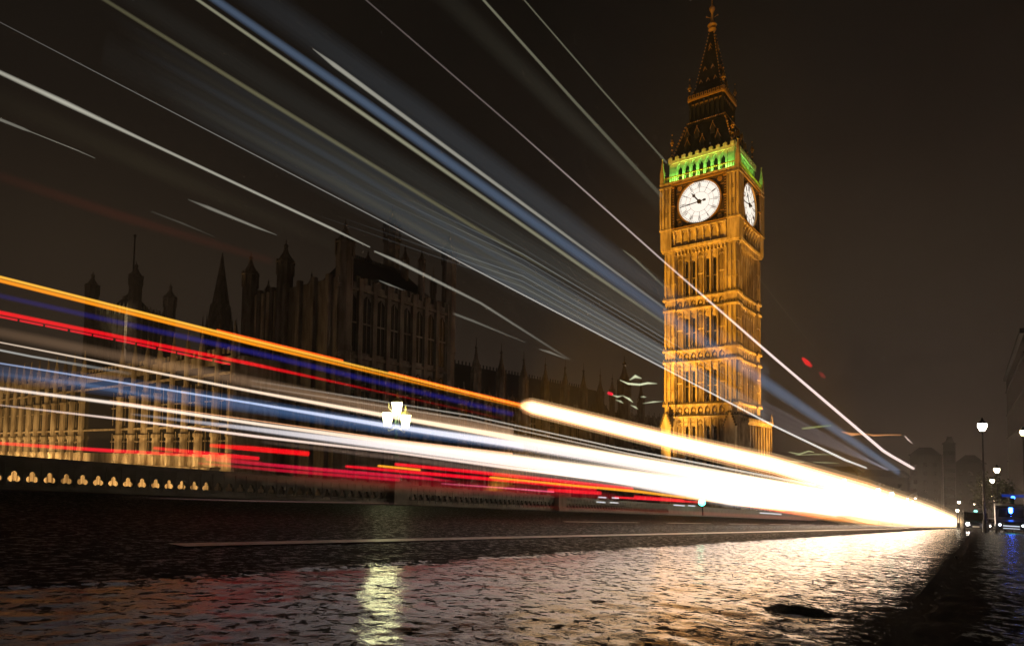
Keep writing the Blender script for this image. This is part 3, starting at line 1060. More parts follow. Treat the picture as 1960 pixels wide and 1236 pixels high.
ORANGE = (1.0, 0.455, 0.035)
spot('floodlight', tw(-36, 22, -6), tw(-6, 1, 30), 290000, ORANGE, 62, 0.9, 0.7)
spot('floodlight', tw(-24, 26, -6), tw(-6, 0, 40), 260000, ORANGE, 36, 0.9, 0.7)
spot('floodlight', tw(-14, 5.0, -5), tw(-6, 3.0, 7.5), 34000, (1, 0.52, 0.1), 46, 1.0, 0.4)
spot('floodlight', tw(-12, 6.0, 1), tw(-6, 2.5, 24), 28000, (1, 0.5, 0.1), 24, 1.0, 0.4)
spot('floodlight', tw(10, -24, -6), tw(1, -6, 20), 130000, ORANGE, 62, 0.9, 0.7)
spot('floodlight', tw(3, -17, -6), tw(1, -7, 8), 30000, (1, 0.52, 0.1), 60, 1.0, 0.4)
spot('floodlight', tw(-26, -12, -6), tw(-4, -6, 46), 60000, ORANGE, 30, 0.9, 0.5)
GREEN = (0.3, 1.0, 0.13)
for k in range(4):
    T = face_T(k)
    if k > 1:
        continue
    l = area('balcony_lamp', (0, 0, 0), None, 850 if k == 0 else 450, GREEN, 10.5, 0.25)
    p0 = tw(*T(0, 6.35, 48.65)); p1 = tw(*T(0, 5.2, 51.6))
    l.location = p0
    d = (p1 - p0).normalized()
    side = (tw(*T(1, 0, 0)) - tw(0, 0, 0)).normalized()
    yy = d.cross(side) * -1
    zz = -d
    yv = zz.cross(side).normalized()
    Mx = Matrix((side, yv, zz)).transposed().to_4x4()
    Mx.translation = p0
    l.matrix_world = Mx


def aim(o_, loc, d, side):                   # lamp at loc shining along d, long side along `side`
    zz = -Vector(d).normalized()
    sd = (Vector(side) - zz * Vector(side).dot(zz)).normalized()
    yv = zz.cross(sd)
    Mx = Matrix((sd, yv, zz)).transposed().to_4x4()
    Mx.translation = loc
    o_.matrix_world = Mx


# ---------------------------------------------------------------- the palace
def turret(x, y, z0, z1, zt_, r, parent, name='turret', mats=None, n=8):
    m = MB()
    h = zt_ - z1
    m.frustum(x, y, z0, z1, r, r, n)
    m.frustum(x, y, z1, z1 + 0.04 * h, r * 1.22, r * 1.22, n)
    for i in range(n):
        a = math.pi / n + 2 * math.pi * i / n
        m.box(x + r * 1.1 * math.cos(a) - 0.1 * r, x + r * 1.1 * math.cos(a) + 0.1 * r, y + r * 1.1 * math.sin(a) - 0.1 * r, y + r * 1.1 * math.sin(a) + 0.1 * r, z1 - 0.5 * h, z1 + 0.16 * h)
    m.frustum(x, y, z0 + (z1 - z0) * 0.62, z0 + (z1 - z0) * 0.64, r * 1.12, r * 1.12, n)
    m.lathe(x, y, [(r * 0.95, z1 + 0.04 * h), (r * 1.02, z1 + 0.12 * h), (r * 0.8, z1 + 0.26 * h), (r * 0.45, z1 + 0.42 * h), (r * 0.24, z1 + 0.6 * h), (r * 0.14, z1 + 0.78 * h)], n)
    m.ball((x, y, z1 + 0.72 * h), r * 0.34, 6)
    m.ball((x, y, z1 + 0.5 * h), r * 0.42, 6, 0, 0.5)
    m.lathe(x, y, [(r * 0.12, z1 + 0.7 * h), (r * 0.05, zt_)], 5)
    return m.build(name, mats or M_PALACE, parent)


def crenels(m, a, b, z, th=0.5, w=0.9, h=0.7, T=None):
    a, b = Vector(a), Vector(b)
    L = (b - a).length
    d = (b - a) / L
    nrm = Vector((-d.y, d.x, 0)) * th / 2
    n = int(L / (2 * w))
    for i in range(n):
        p, q = a + d * (i * L / n), a + d * (i * L / n + w)
        m.hexa([(*(p - nrm).xy, z), (*(q - nrm).xy, z), (*(q + nrm).xy, z), (*(p + nrm).xy, z), (*(p - nrm).xy, z + h), (*(q - nrm).xy, z + h), (*(q + nrm).xy, z + h), (*(p + nrm).xy, z + h)])


def window_parts(parent, along, fixed, lo, hi, n, z0, z1, axis, out):
    # n tall traceried windows in a wall; axis 'x' = wall runs along x at y=fixed, facing out (-1/+1)
    for i in range(n):
        s = lo + (hi - lo) * (i + 0.5) / n
        w = (hi - lo) / n * 0.27
        m = MB()
        T = (lambda a, o_, z: (a, fixed + out * o_, z)) if axis == 'x' else (lambda a, o_, z: (fixed + out * o_, a, z))
        m.prism([(s - w, z0), (s + w, z0), (s + w, z1 - w), (s, z1), (s - w, z1 - w)], 0.02, 0.10, 0, T)
        m.box(s - 0.06, s + 0.06, 0.1, 0.2, z0, z1 - 0.3, 1, T)
        for q in (0.33, 0.66):
            zz = z0 + (z1 - z0) * q
            m.box(s - w - 0.05, s + w + 0.05, 0.1, 0.22, zz - 0.12, zz + 0.12, 1, T)
        m.build('window', [M_GLASS, M_PALACE], parent)


GR = -9.2
# corner pavilion A (four turrets, steep roof)
vA = 64.0
uA0, uA1 = at_v(641, 700, vA).x, at_v(871, 700, vA).x
pa = empty('palace_pavilion', (uA0, vA, GR), 0, 'dark palace pavilion with tall corner turrets and steep roof, behind the three-lantern lamp', 'palace building')


def loc(p):
    return (uA0, vA, GR)


class Off:                                   # parts of a building are meshed relative to its base point
    pass


def part(m, name, mats, parent):
    L = parent.location
    m.v = [(x - L.x, y - L.y, z - L.z) for x, y, z in m.v]
    return m.build(name, mats, parent)


def turret_at(px, ptop, pcap, v, r, parent, z0=GR, name='turret', mats=None):
    p = at_v(px, ptop, v)
    zc = at_v(px, pcap, v).z
    o_ = turret(p.x - parent.location.x, p.y - parent.location.y, z0 - parent.location.z, zc - parent.location.z, p.z - parent.location.z, r, parent, name, mats)
    return o_


zA = at_v(868, 592, vA).z
m = MB()
m.box(uA0 + 0.5, uA1 - 0.5, vA + 0.5, vA + 19, GR, zA)
for i in range(9):
    s = uA0 + 1.5 + i * (uA1 - uA0 - 3) / 8
    m.box(s - 0.35, s + 0.35, vA, vA + 0.6, GR, zA + 0.5)
for zz in (4.0, 12.5, zA - 1.2):
    m.box(uA0 + 0.4, uA1 - 0.4, vA + 0.1, vA + 0.7, zz, zz + 0.4)
for i in range(6):
    s = vA + 2 + i * 3
    m.box(uA0, uA0 + 0.6, s - 0.35, s + 0.35, GR, zA + 0.5)
crenels(m, (uA0 + 1, vA + 0.6, 0), (uA1 - 1, vA + 0.6, 0), zA, 0.4, 0.6, 0.8)
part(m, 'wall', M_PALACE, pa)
m = MB()
x0 = at_v(693, 520, vA + 5).x
zr = at_v(697, 500, vA + 8).z
m.hexa([(x0 - 2, vA + 1.5, zA), (uA1 - 1, vA + 1.5, zA), (uA1 - 1, vA + 16, zA), (x0 - 2, vA + 16, zA),
        (x0 + 0.3, vA + 8, zr), (uA1 - 3, vA + 8, zr), (uA1 - 3, vA + 9, zr), (x0 + 0.3, vA + 9, zr)])
for i in range(28):
    s = x0 + 0.5 + i * (uA1 - 4 - x0) / 27
    m.box(s - 0.08, s + 0.08, vA + 8.4, vA + 8.6, zr, zr + 0.7)
part(m, 'roof', M_SLATE, pa)
L = pa.location
for i in range(5):
    pass
W = MB()
for (za, zb) in ((5.2, 11.8), (13.4, zA - 1.6)):
    for i in range(8):
        s0 = uA0 + 1.5 + i * (uA1 - uA0 - 3) / 8
        s1 = s0 + (uA1 - uA0 - 3) / 8
        sm = (s0 + s1) / 2
        w = MB()
        w.prism([(sm - 0.7, za), (sm + 0.7, za), (sm + 0.7, zb - 0.7), (sm, zb), (sm - 0.7, zb - 0.7)], vA + 0.36, vA + 0.49)
        w.box(sm - 0.07, sm + 0.07, vA + 0.28, vA + 0.36, za, zb - 0.2, 1)
        w.box(sm - 0.75, sm + 0.75, vA + 0.26, vA + 0.37, (za + zb) / 2 - 0.12, (za + zb) / 2 + 0.12, 1)
        part(w, 'window', [M_GLASS, M_PALACE], pa)
turret_at(662, 420, 468, vA + 0.8, 1.05, pa)
turret_at(752, 392, 440, vA + 11, 1.25, pa)
turret_at(861, 444, 486, vA + 0.8, 1.05, pa)
turret_at(776, 466, 500, vA + 7, 0.55, pa, z0=10)
turret_at(808, 474, 502, vA + 2.5, 0.5, pa, z0=10)
turret_at(705, 478, 500, vA + 9, 0.5, pa, z0=10)
turret_at(830, 512, 545, vA + 2.0, 0.45, pa, z0=10)

# river front B with its lit buttresses
uB = 44.0
vB = 75.4
pb = empty('river_front_palace', (uB, vB, GR), 0, 'long riverside palace front with floodlit buttresses along its foot, at the left', 'palace building')
uB1 = at_v(641, 700, vB).x + 4
zB = at_v(560, 566, vB + 1).z
m = MB()
uC = at_v(545, 700, vB).x
dB = at_u(474, 700, uC).y
m.box(uC, uB1, vB + 0.6, dB, GR, zB)
for i in range(6):
    s = uC + 1 + i * (uB1 - uC - 2) / 5
    m.box(s - 0.3, s + 0.3, vB + 0.1, vB + 0.7, GR, zB + 0.4)
m.box(uC - 0.2, uB1, vB + 0.3, vB + 0.8, zB - 2, zB - 1.6)
crenels(m, (uC + 0.4, vB + 0.8, 0), (uB1, vB + 0.8, 0), zB, 0.4, 0.4, 0.7)
for i in range(6):
    s = vB + 1 + i * (dB - vB - 2) / 5
    m.box(uC - 0.5, uC + 0.1, s - 0.3, s + 0.3, GR, zB + 0.4)
crenels(m, (uC + 0.2, vB + 1, 0), (uC + 0.2, dB, 0), zB, 0.4, 0.4, 0.7)
m.box(uB + 1.0, uB1, vB + 0.2, vB + 8, GR, 12.6)
zF = 13.0
m.box(uB + 1.0, uB + 12, vB + 8, 232, -9, zF)
crenels(m, (uB + 1.3, vB + 1, 0), (uB + 1.3, 230, 0), zF, 0.4, 0.6, 0.8)
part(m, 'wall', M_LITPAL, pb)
m = MB()
m.hexa([(uC + 1, vB + 2, zB), (uB1, vB + 2, zB), (uB1, dB - 1, zB), (uC + 1, dB - 1, zB), (uC + 4, vB + 5, zB + 2.2), (uB1 - 2, vB + 5, zB + 2.2), (uB1 - 2, vB + 6, zB + 2.2), (uC + 4, vB + 6, zB + 2.2)])
part(m, 'roof', M_SLATE, pb)
turret_at(481, 482, 528, dB - 0.5, 0.95, pb)
turret_at(548, 459, 505, vB + 0.9, 1.0, pb)
turret_at(514, 534, 556, vB + 5, 0.4, pb, z0=8)
turret_at(597, 518, 548, vB + 4, 0.5, pb, z0=8)
turret_at(608, 532, 556, vB + 4.5, 0.4, pb, z0=8)
turret_at(634, 556, 572, vB + 1, 0.4, pb, z0=8)
for (px) in (430, 400, 368, 341, 314, 288, 264, 240, 216, 144, 125, 108, 91, 75, 58, 43, 29, 15, 1, -12, -24, -35, -46, -57):
    p = at_u(px, 860, uB)
    q = MB()
    x, y = uB + 0.8, p.y
    q.frustum(x, y, -9.0, 2.2, 0.56, 0.56, 8)
    q.frustum(x, y, 2.2, 2.7, 0.7, 0.7, 8)
    q.frustum(x, y, 2.7, 8.2, 0.5, 0.5, 8)
    q.frustum(x, y, 8.2, 8.6, 0.6, 0.6, 8)
    q.frustum(x, y, 8.6, 13.2, 0.36, 0.36, 8)
    q.lathe(x, y, [(0.45, 13.2), (0.4, 14.2), (0.2, 15.4), (0.06, 17.0)], 6)
    q.frustum(x, y, -0.4, 0.0, 0.68, 0.68, 8)
    part(q, 'buttress', M_LITPAL, pb)
    for dv in (1.35, 2.65):
        w = MB()
        for (za, zb) in ((0.2, 3.2), (4.2, 9.6)):
            w.prism([(y + dv - 0.48, za), (y + dv + 0.48, za), (y + dv + 0.48, zb - 0.5), (y + dv, zb), (y + dv - 0.48, zb - 0.5)], -(uB + 0.98), -(uB + 0.90), 0, lambda s, n, z: (-n, s, z))
            w.box(uB + 0.86, uB + 0.92, y + dv - 0.05, y + dv + 0.05, za, zb - 0.2, 1)
            w.box(uB + 0.84, uB + 0.93, y + dv - 0.5, y + dv + 0.5, (za + zb) / 2 - 0.1, (za + zb) / 2 + 0.1, 1)
        part(w, 'window', [M_GLASS, M_LITPAL], pb)
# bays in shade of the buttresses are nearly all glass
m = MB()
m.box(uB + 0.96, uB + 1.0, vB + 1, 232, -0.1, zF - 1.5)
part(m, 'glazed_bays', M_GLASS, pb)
m = MB()
for zz in (3.6, 10.4):
    m.box(uB + 0.75, uB + 0.95, vB + 1, 232, zz - 0.15, zz + 0.15)
part(m, 'string_course', M_LITPAL, pb)
tw_ = MB()
tw_.box(uB - 2.5, uB - 1.5, 74.5, 240, -14, -1.9)
for i in range(80):
    tw_.box(uB - 2.7, uB - 2.4, 74.6 + i * 2, 75.1 + i * 2, -14, -1.7)
tw_.box(uB - 2.7, uB - 1.3, 74.5, 240, -1.9, -1.65)
tag(tw_.build('terrace_wall', M_LITPAL), 'pale stone river terrace wall below the lit buttresses, glimpsed through the parapet openings', 'wall')
WARM = (1.0, 0.66, 0.3)
WARM = (1.0, 0.6, 0.22)
for i in range(22):
    va = 76.0 + i * 4.0
    if 108 < va < 119:
        continue
    pw = 120 * (0.7 + 0.7 * random.random()) * (1.0 if va < 111 else 1.15)
    l = area('terrace_floodlight', (0, 0, 0), None, pw, WARM, 2.6, 0.3)
    aim(l, Vector((uB - 1.1, va + 0.3, -1.6)), (0.6, 0, 1), (0, 1, 0))
for (va, vb, pw) in ((75, 111, 6000), (119.5, 180, 10000)):
    l2 = area('river_wall_floodlight', (0, 0, 0), None, pw, WARM, vb - va, 0.3)
    aim(l2, Vector((uB - 10.0, (va + vb) / 2, -9.5)), (1, 0, 0.6), (0, 1, 0))

# north range running to the tower
vN = 63.0
uN0, uN1 = uA1 - 0.5, 154.0
pn_ = empty('palace_range', (uN0, vN, GR), 0, 'low palace range with slim pinnacles between dark pavilion and clock tower', 'palace building')
m = MB()
zN = 9.2
m.box(uN0, uN1, vN, vN + 9, -20, zN)
nb_ = 26
for i in range(nb_ + 1):
    s = uN0 + i * (uN1 - uN0) / nb_
    m.box(s - 0.35, s + 0.35, vN - 0.5, vN + 0.1, -20, zN + 0.2)
    m.frustum(s, vN - 0.2, zN + 0.2, zN + 1.6, 0.22, 0.03, 4)
for i in range(nb_):
    s = uN0 + (i + 0.5) * (uN1 - uN0) / nb_
    m.prism([(s - 0.9, zN + 0.4), (s + 0.9, zN + 0.4), (s, zN + 1.5)], vN - 0.1, vN + 0.25)
    m.box(s - 0.06, s + 0.06, vN, vN + 0.12, zN + 1.3, zN + 2.3)
crenels(m, (uN0, vN + 0.15, 0), (uN1, vN + 0.15, 0), zN, 0.35, 0.4, 1.0)
m.box(uN0, uN1, vN - 0.3, vN + 0.2, zN - 0.35, zN)
m.box(uN0, uN1, vN - 0.3, vN + 0.2, 2.2, 2.6)
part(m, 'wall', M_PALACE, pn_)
for i in range(nb_):
    s = uN0 + (i + 0.5) * (uN1 - uN0) / nb_
    w = MB()
    for (za, zb) in ((3.2, 9.0), (-4.5, 1.6)):
        w.prism([(s - 0.85, za), (s + 0.85, za), (s + 0.85, zb - 0.8), (s, zb), (s - 0.85, zb - 0.8)], vN - 0.09, vN - 0.02)
        w.box(s - 0.06, s + 0.06, vN - 0.17, vN - 0.09, za, zb - 0.3, 1)
        w.box(s - 0.9, s + 0.9, vN - 0.19, vN - 0.08, (za + zb) / 2 - 0.1, (za + zb) / 2 + 0.1, 1)
    part(w, 'window', [M_GLASS, M_PALACE], pn_)
for px, pt in ((912, 645), (960, 657), (1003, 672), (1044, 684), (1082, 688), (1117, 694), (1149, 704), (1227, 714)):
    p = at_v(px, pt, vN - 0.3)
    turret(p.x - uN0, vN - 0.3 - vN, -8, zN + 3.9 - GR, p.z - GR, 0.72, pn_, 'pinnacle')
p = at_v(1195, 681, vN - 1)
turret(p.x - uN0, -1, -8, at_v(1195, 735, vN - 1).z - GR, p.z - GR, 1.25, pn_, 'turret')
p = at_v(1172, 715, vN - 1)
turret(p.x - uN0, -1, -8, at_v(1172, 750, vN - 1).z - GR, p.z - GR, 0.55, pn_, 'pinnacle')
m = MB()
vH = 80.0
z17 = at_v(954, 711, vH).z
m.hexa([(uN0 + 2, vH - 6, 8), (150, vH - 6, 8), (150, vH + 8, 8), (uN0 + 2, vH + 8, 8), (uN0 + 4, vH, z17), (148, vH, z17), (148, vH + 1, z17), (uN0 + 4, vH + 1, z17)])
for i in range(60):
    s = uN0 + 4 + i * 1.1
    m.box(s - 0.1, s + 0.1, vH + 0.4, vH + 0.6, z17, z17 + 0.8)
part(m, 'roof', M_SLATE, pn_)

# slim spire far behind the river front
vC = 205.0
pC = at_v(426, 484, vC)
sc = empty('spire_tower', (pC.x, vC, GR), 0, 'slender dark spire with stepped pinnacles standing alone behind the river front', 'spire')
zb1 = at_v(426, 585, vC).z - GR
m = MB()
m.frustum(0, 0, 0, at_v(426, 640, vC).z - GR, 5.0, 4.2, 8)
m.frustum(0, 0, at_v(426, 640, vC).z - GR, zb1, 4.0, 2.9, 8)
part(m, 'base', M_PALACE, empty('tmp_', (0, 0, 0))) if False else m.build('base', M_PALACE, sc)
m = MB()
m.lathe(0, 0, [(2.9, zb1), (1.9, zb1 + (pC.z - GR - zb1) * 0.35), (0.9, zb1 + (pC.z - GR - zb1) * 0.7), (0.15, pC.z - GR)], 8)
m.build('cap', M_PALACE, sc)
for i in range(8):
    a = 2 * math.pi * i / 8 + 0.2
    turret(5.2 * math.cos(a), 5.2 * math.sin(a), 0, at_v(426, 640, vC).z - GR, at_v(426, 600, vC).z - GR, 0.55, sc, 'pinnacle', None, 6)

# great square tower far left with a flag mast
vV = 416.0
p0, p1 = at_v(186, 640, vV), at_v(316, 640, vV)
ctr = at_v(250, 640, vV)
vt = empty('square_tower', (ctr.x, vV, GR), 0.45, 'distant massive square tower with four turrets, a flag mast and one pale sheeted corner', 'tower')
zz = lambda py, px=250: at_v(px, py, vV).z - GR
hw = 15.5
m = MB()
m.box(-hw, hw, -hw, hw, 0, zz(612))
for k in range(4):
    T = face_T(k)
    for i in range(7):
        s = -hw + 3 + i * (2 * hw - 6) / 6
        m.box(s - 0.6, s + 0.6, hw - 0.2, hw + 0.8, 0, zz(604), 0, T)
m.build('body', M_PALACE, vt)
M_CROWN = mat('pale_crown_stone', (0.4, 0.37, 0.27), 0.8, 0, 0.3, 1.0)
m = MB()
for k in range(4):
    T = face_T(k)
    for i in range(11):
        s = -hw + 2.5 + i * (2 * hw - 5) / 10
        m.box(s - 0.8, s + 0.8, hw - 0.6, hw - 0.1, zz(612), zz(598), 0, T)
        m.frustum(*T(s, hw - 0.4, 0)[:2], zz(598), zz(590), 0.5, 0.05)
m.build('crown', M_CROWN, vt)
cap = [(-1, -1, 545, 515), (-1, 1, 560, 530), (1, -1, 562, 530), (1, 1, 558, 540)]
for sx_, sy_, pc, ptp in cap:
    turret(sx_ * (hw - 1), sy_ * (hw - 1), 0, zz(pc), zz(ptp), 3.3, vt)
m = MB()
m.frustum(0, 0, zz(612), zz(575), 11, 4)
m.build('roof', M_SLATE, vt)
m = MB()
m.tube((0, 0, zz(580)), (0, 0, zz(448)), 0.62, 0.4, 6)
m.ball((0, 0, zz(449)), 0.9, 6)
m.build('flag_mast', M_IRON, vt)
m = MB()
T = face_T(0)
m.box(-hw - 1.0, -hw + 5.5, -hw - 1.0, -hw + 5.5, zz(705), zz(612))
o_ = m.build('sheeted_corner', mat('pale_sheeting', (0.7, 0.62, 0.5), 0.8, 0, 0.3, 0.6, 1.0, 0.5), vt)
q = Matrix.Rotation(0.45, 4, 'Z')
tgt = Vector(vt.location) + q @ Vector((-hw, -hw, zz(650)))
spot('site_lamp', tgt + Vector((-45, -40, -38)), tgt, 30000, (1.0, 0.72, 0.5), 26, 0.6, 1.0)
tgt2 = Vector(vt.location) + Vector((0, 0, zz(600)))
spot('crown_lamp', tgt2 + Vector((-30, -34, -18)), tgt2 + Vector((0, 0, 1)), 9000, (1.0, 0.85, 0.45), 50, 0.8, 1.0)

# ---------------------------------------------------------------- far parapet with trefoil openings
vP = 21.0
wt_, wb_ = 0.36 + EYE, -0.11
m = MB()
hz = [0.5 * (at_v(63, 912, vP).x), 0]
uh0 = at_v(63, 914, vP).x
pitch_ = (at_v(440, 934, vP).x - uh0) / 14.0


def wfrac(p):
    return p.z + EYE - SLOPE * p.x


wh = 0.5 * (wfrac(at_v(63, 914, vP)) + wfrac(at_v(440, 934, vP)))
rh = 0.145


def tref(a):                                  # radius of a trefoil (one lobe up) at angle a
    best = 0.0
    for j in range(3):
        c_ = math.pi / 2 + j * 2 * math.pi / 3
        d_, R_ = 0.084, 0.084
        k = math.cos(a - c_)
        disc = R_ * R_ - d_ * d_ * (1 - k * k)
        if disc > 0:
            best = max(best, d_ * k + math.sqrt(disc))
    return best


NS = 40
angs = [2 * math.pi * (i + 0.5) / NS for i in range(NS)]
H1, H0 = wh + 0.21, wh - 0.21
kk0, kk1 = -12, 110
for i in range(kk0, kk1):
    uc = uh0 + i * pitch_
    for side_, vv in ((0, vP), (1, vP + 0.12)):
        inn, out_ = [], []
        for a in angs:
            r = tref(a)
            inn.append((uc + r * math.cos(a), vv, wh + r * math.sin(a)))
            k = 1 / max(abs(math.cos(a)) / (pitch_ / 2), abs(math.sin(a)) / 0.21)
            out_.append((uc + k * math.cos(a), vv, wh + k * math.sin(a)))
        if side_ == 0:
            first = inn
        for j in range(NS):
            n_ = (j + 1) % NS
            m.face([on_road(*inn[j]), on_road(*inn[n_]), on_road(*out_[n_]), on_road(*out_[j])])
        # square corners of the bay
        for (cx_, cz_) in ((1, 1), (-1, 1), (-1, -1), (1, -1)):
            a = math.atan2(cz_ * 0.21, cx_ * pitch_ / 2) % (2 * math.pi)
            j = int((a / (2 * math.pi) * NS) - 0.5) % NS
            m.face([on_road(*out_[j]), on_road(*out_[(j + 1) % NS]), on_road(uc + cx_ * pitch_ / 2, vv, wh + cz_ * 0.21)])
    for j in range(NS):
        n_ = (j + 1) % NS
        a_p, b_p = first[j], first[n_]
        m.face([on_road(*a_p), on_road(*b_p), on_road(b_p[0], vP + 0.12, b_p[2]), on_road(a_p[0], vP + 0.12, a_p[2])])
ue0, ue1 = uh0 + (kk0 - 0.5) * pitch_, uh0 + (kk1 - 0.5) * pitch_
m.box(ue0, ue1, vP, vP + 0.12, H1, wt_ - 0.12, 0, T=on_road)
m.box(ue0, ue1, vP - 0.08, vP + 0.2, wt_ - 0.12, wt_, 0, T=on_road)
m.box(ue0, ue1, vP, vP + 0.12, wb_ + 0.12, H0, 0, T=on_road)
m.box(ue0, ue1, vP - 0.1, vP + 0.22, wb_, wb_ + 0.12, 0, T=on_road)
m.box(ue1, 118, vP, vP + 0.14, wb_, wt_, 0, T=on_road)
m.box(ue0, ue1, vP - 0.03, vP, H1 + 0.02, H1 + 0.05, 0, T=on_road)
for i in range(kk0, kk1):
    uc = uh0 + (i - 0.5) * pitch_
    m.box(uc - 0.018, uc + 0.018, vP - 0.025, vP, wb_ + 0.12, wt_ - 0.12, 0, T=on_road)
tag(m.build('bridge_parapet', M_PARAPET), 'long dark bridge parapet pierced with trefoil openings along the far pavement', 'parapet')
for uq in (at_v(760, 900, vP).x, at_v(1068, 968, vP).x):
    m = MB()
    m.box(uq - 0.45, uq + 0.45, vP - 0.35, vP + 0.3, wb_, wt_ + 0.04, 0, T=on_road)
    m.box(uq - 0.52, uq + 0.52, vP - 0.42, vP + 0.36, wt_ + 0.04, wt_ + 0.16, 0, T=on_road)
    m.box(uq - 0.55, uq + 0.55, vP - 0.45, vP + 0.36, wb_, wb_ + 0.2, 0, T=on_road)
    tag(m.build('parapet_pier', M_PALACE if uq > 25 else M_PARAPET), 'pale stone pier on the parapet further right, low beneath the red trails' if uq > 25 else 'dark parapet pier under the three-lantern lamp', 'pier')

# ---------------------------------------------------------------- three-lantern bridge lamp
lp = at_v(759.5, 800, vP)
wl = lambda py, px=760: at_v(px, py, vP).z
base = on_road(lp.x, vP, wt_ + 0.16)
lamp = empty('bridge_lamp', base, 0, 'ornate three-lantern lamp glowing greenish white on the far parapet', 'street lamp')
m = MB()
zc = lambda py: wl(py) - base.z
m.lathe(0, 0, [(0.3, 0), (0.3, 0.12), (0.2, 0.3), (0.12, 0.45), (0.1, 0.9), (0.15, 1.0), (0.08, 1.15), (0.06, zc(812)), (0.1, zc(808)), (0.07, zc(800)), (0.1, zc(796)), (0.05, zc(793))], 10)
m.build('post', M_GREENIRON, lamp)
M_LAMP = emit('gas_lantern_glass', (0.97, 1.0, 0.5), 14.0)
M_LAMPB = mat('gilt_lamp_iron', (0.5, 0.42, 0.12), 0.4, 0.5, 0.2, 8)
sidev = to_world(1, 0, 0).normalized()
for (px, py, sc_) in ((759.8, 782, 1.0), (742, 802, 1.0), (776.3, 806, 1.0), (762, 803.5, 0.0)):
    if sc_ == 0:
        continue
    p = at_v(px, py, vP) - base
    z0, z1 = p.z - 0.30, p.z + 0.28
    g_ = MB()
    g_.lathe(p.x, p.y, [(0.15, z0), (0.24, z1)], 8)
    ln_ = g_.build('lantern', M_LAMP, lamp)
    c_ = MB()
    c_.lathe(p.x, p.y, [(0.25, z1), (0.26, z1 + 0.04), (0.15, z1 + 0.14), (0.06, z1 + 0.2), (0.04, z1 + 0.3), (0.06, z1 + 0.33), (0.02, z1 + 0.46)], 8)
    for i in range(8):
        a = 2 * math.pi * i / 8
        c_.tube((p.x + 0.135 * math.cos(a), p.y + 0.135 * math.sin(a), z0), (p.x + 0.22 * math.cos(a), p.y + 0.22 * math.sin(a), z1), 0.008, 0.008, 4)
    c_.lathe(p.x, p.y, [(0.05, z0 - 0.16), (0.14, z0 - 0.03), (0.14, z0)], 8)
    c_.build('lantern_frame', M_LAMPB, ln_)
    if abs(px - 759.8) > 1:
        a_ = MB()
        pts = [Vector((0, 0, zc(815))), Vector((p.x * 0.4, p.y * 0.4, zc(822))), Vector((p.x * 0.9, p.y * 0.9, z0 - 0.22)), Vector((p.x, p.y, z0 - 0.1))]
        for q in range(3):
            a_.tube(pts[q], pts[q + 1], 0.035, 0.03, 6)
        a_.build('arm', M_LAMPB, lamp)

# ---------------------------------------------------------------- streaks of light left by the traffic: glowing tubes along the lanes
M_TRAIL = bpy.data.materials.new('moving_light')
M_TRAIL.use_nodes = True
M_TRAIL.cycles.emission_sampling = 'NONE'
t = M_TRAIL.node_tree
t.nodes.clear()
o_ = t.nodes.new('ShaderNodeOutputMaterial')
ad = t.nodes.new('ShaderNodeAddShader')
tr = t.nodes.new('ShaderNodeBsdfTransparent')
em = t.nodes.new('ShaderNodeEmission')
at = t.nodes.new('ShaderNodeAttribute')
at.attribute_name = 'light_colour'
t.links.new(at.outputs['Color'], em.inputs[0])
t.links.new(tr.outputs[0], ad.inputs[0])
t.links.new(em.outputs[0], ad.inputs[1])
t.links.new(ad.outputs[0], o_.inputs[0])


def layers(soft):
    if soft == 0: return [(1.0, 1.0)]
    if soft == 1: return [(1.0, 0.45), (0.62, 0.55)]
    if soft == 2: return [(1.0, 0.2), (0.8, 0.25), (0.58, 0.3), (0.34, 0.25)]
    return [(1.7, 0.05), (1.3, 0.12), (1.0, 0.4), (0.7, 0.43)]


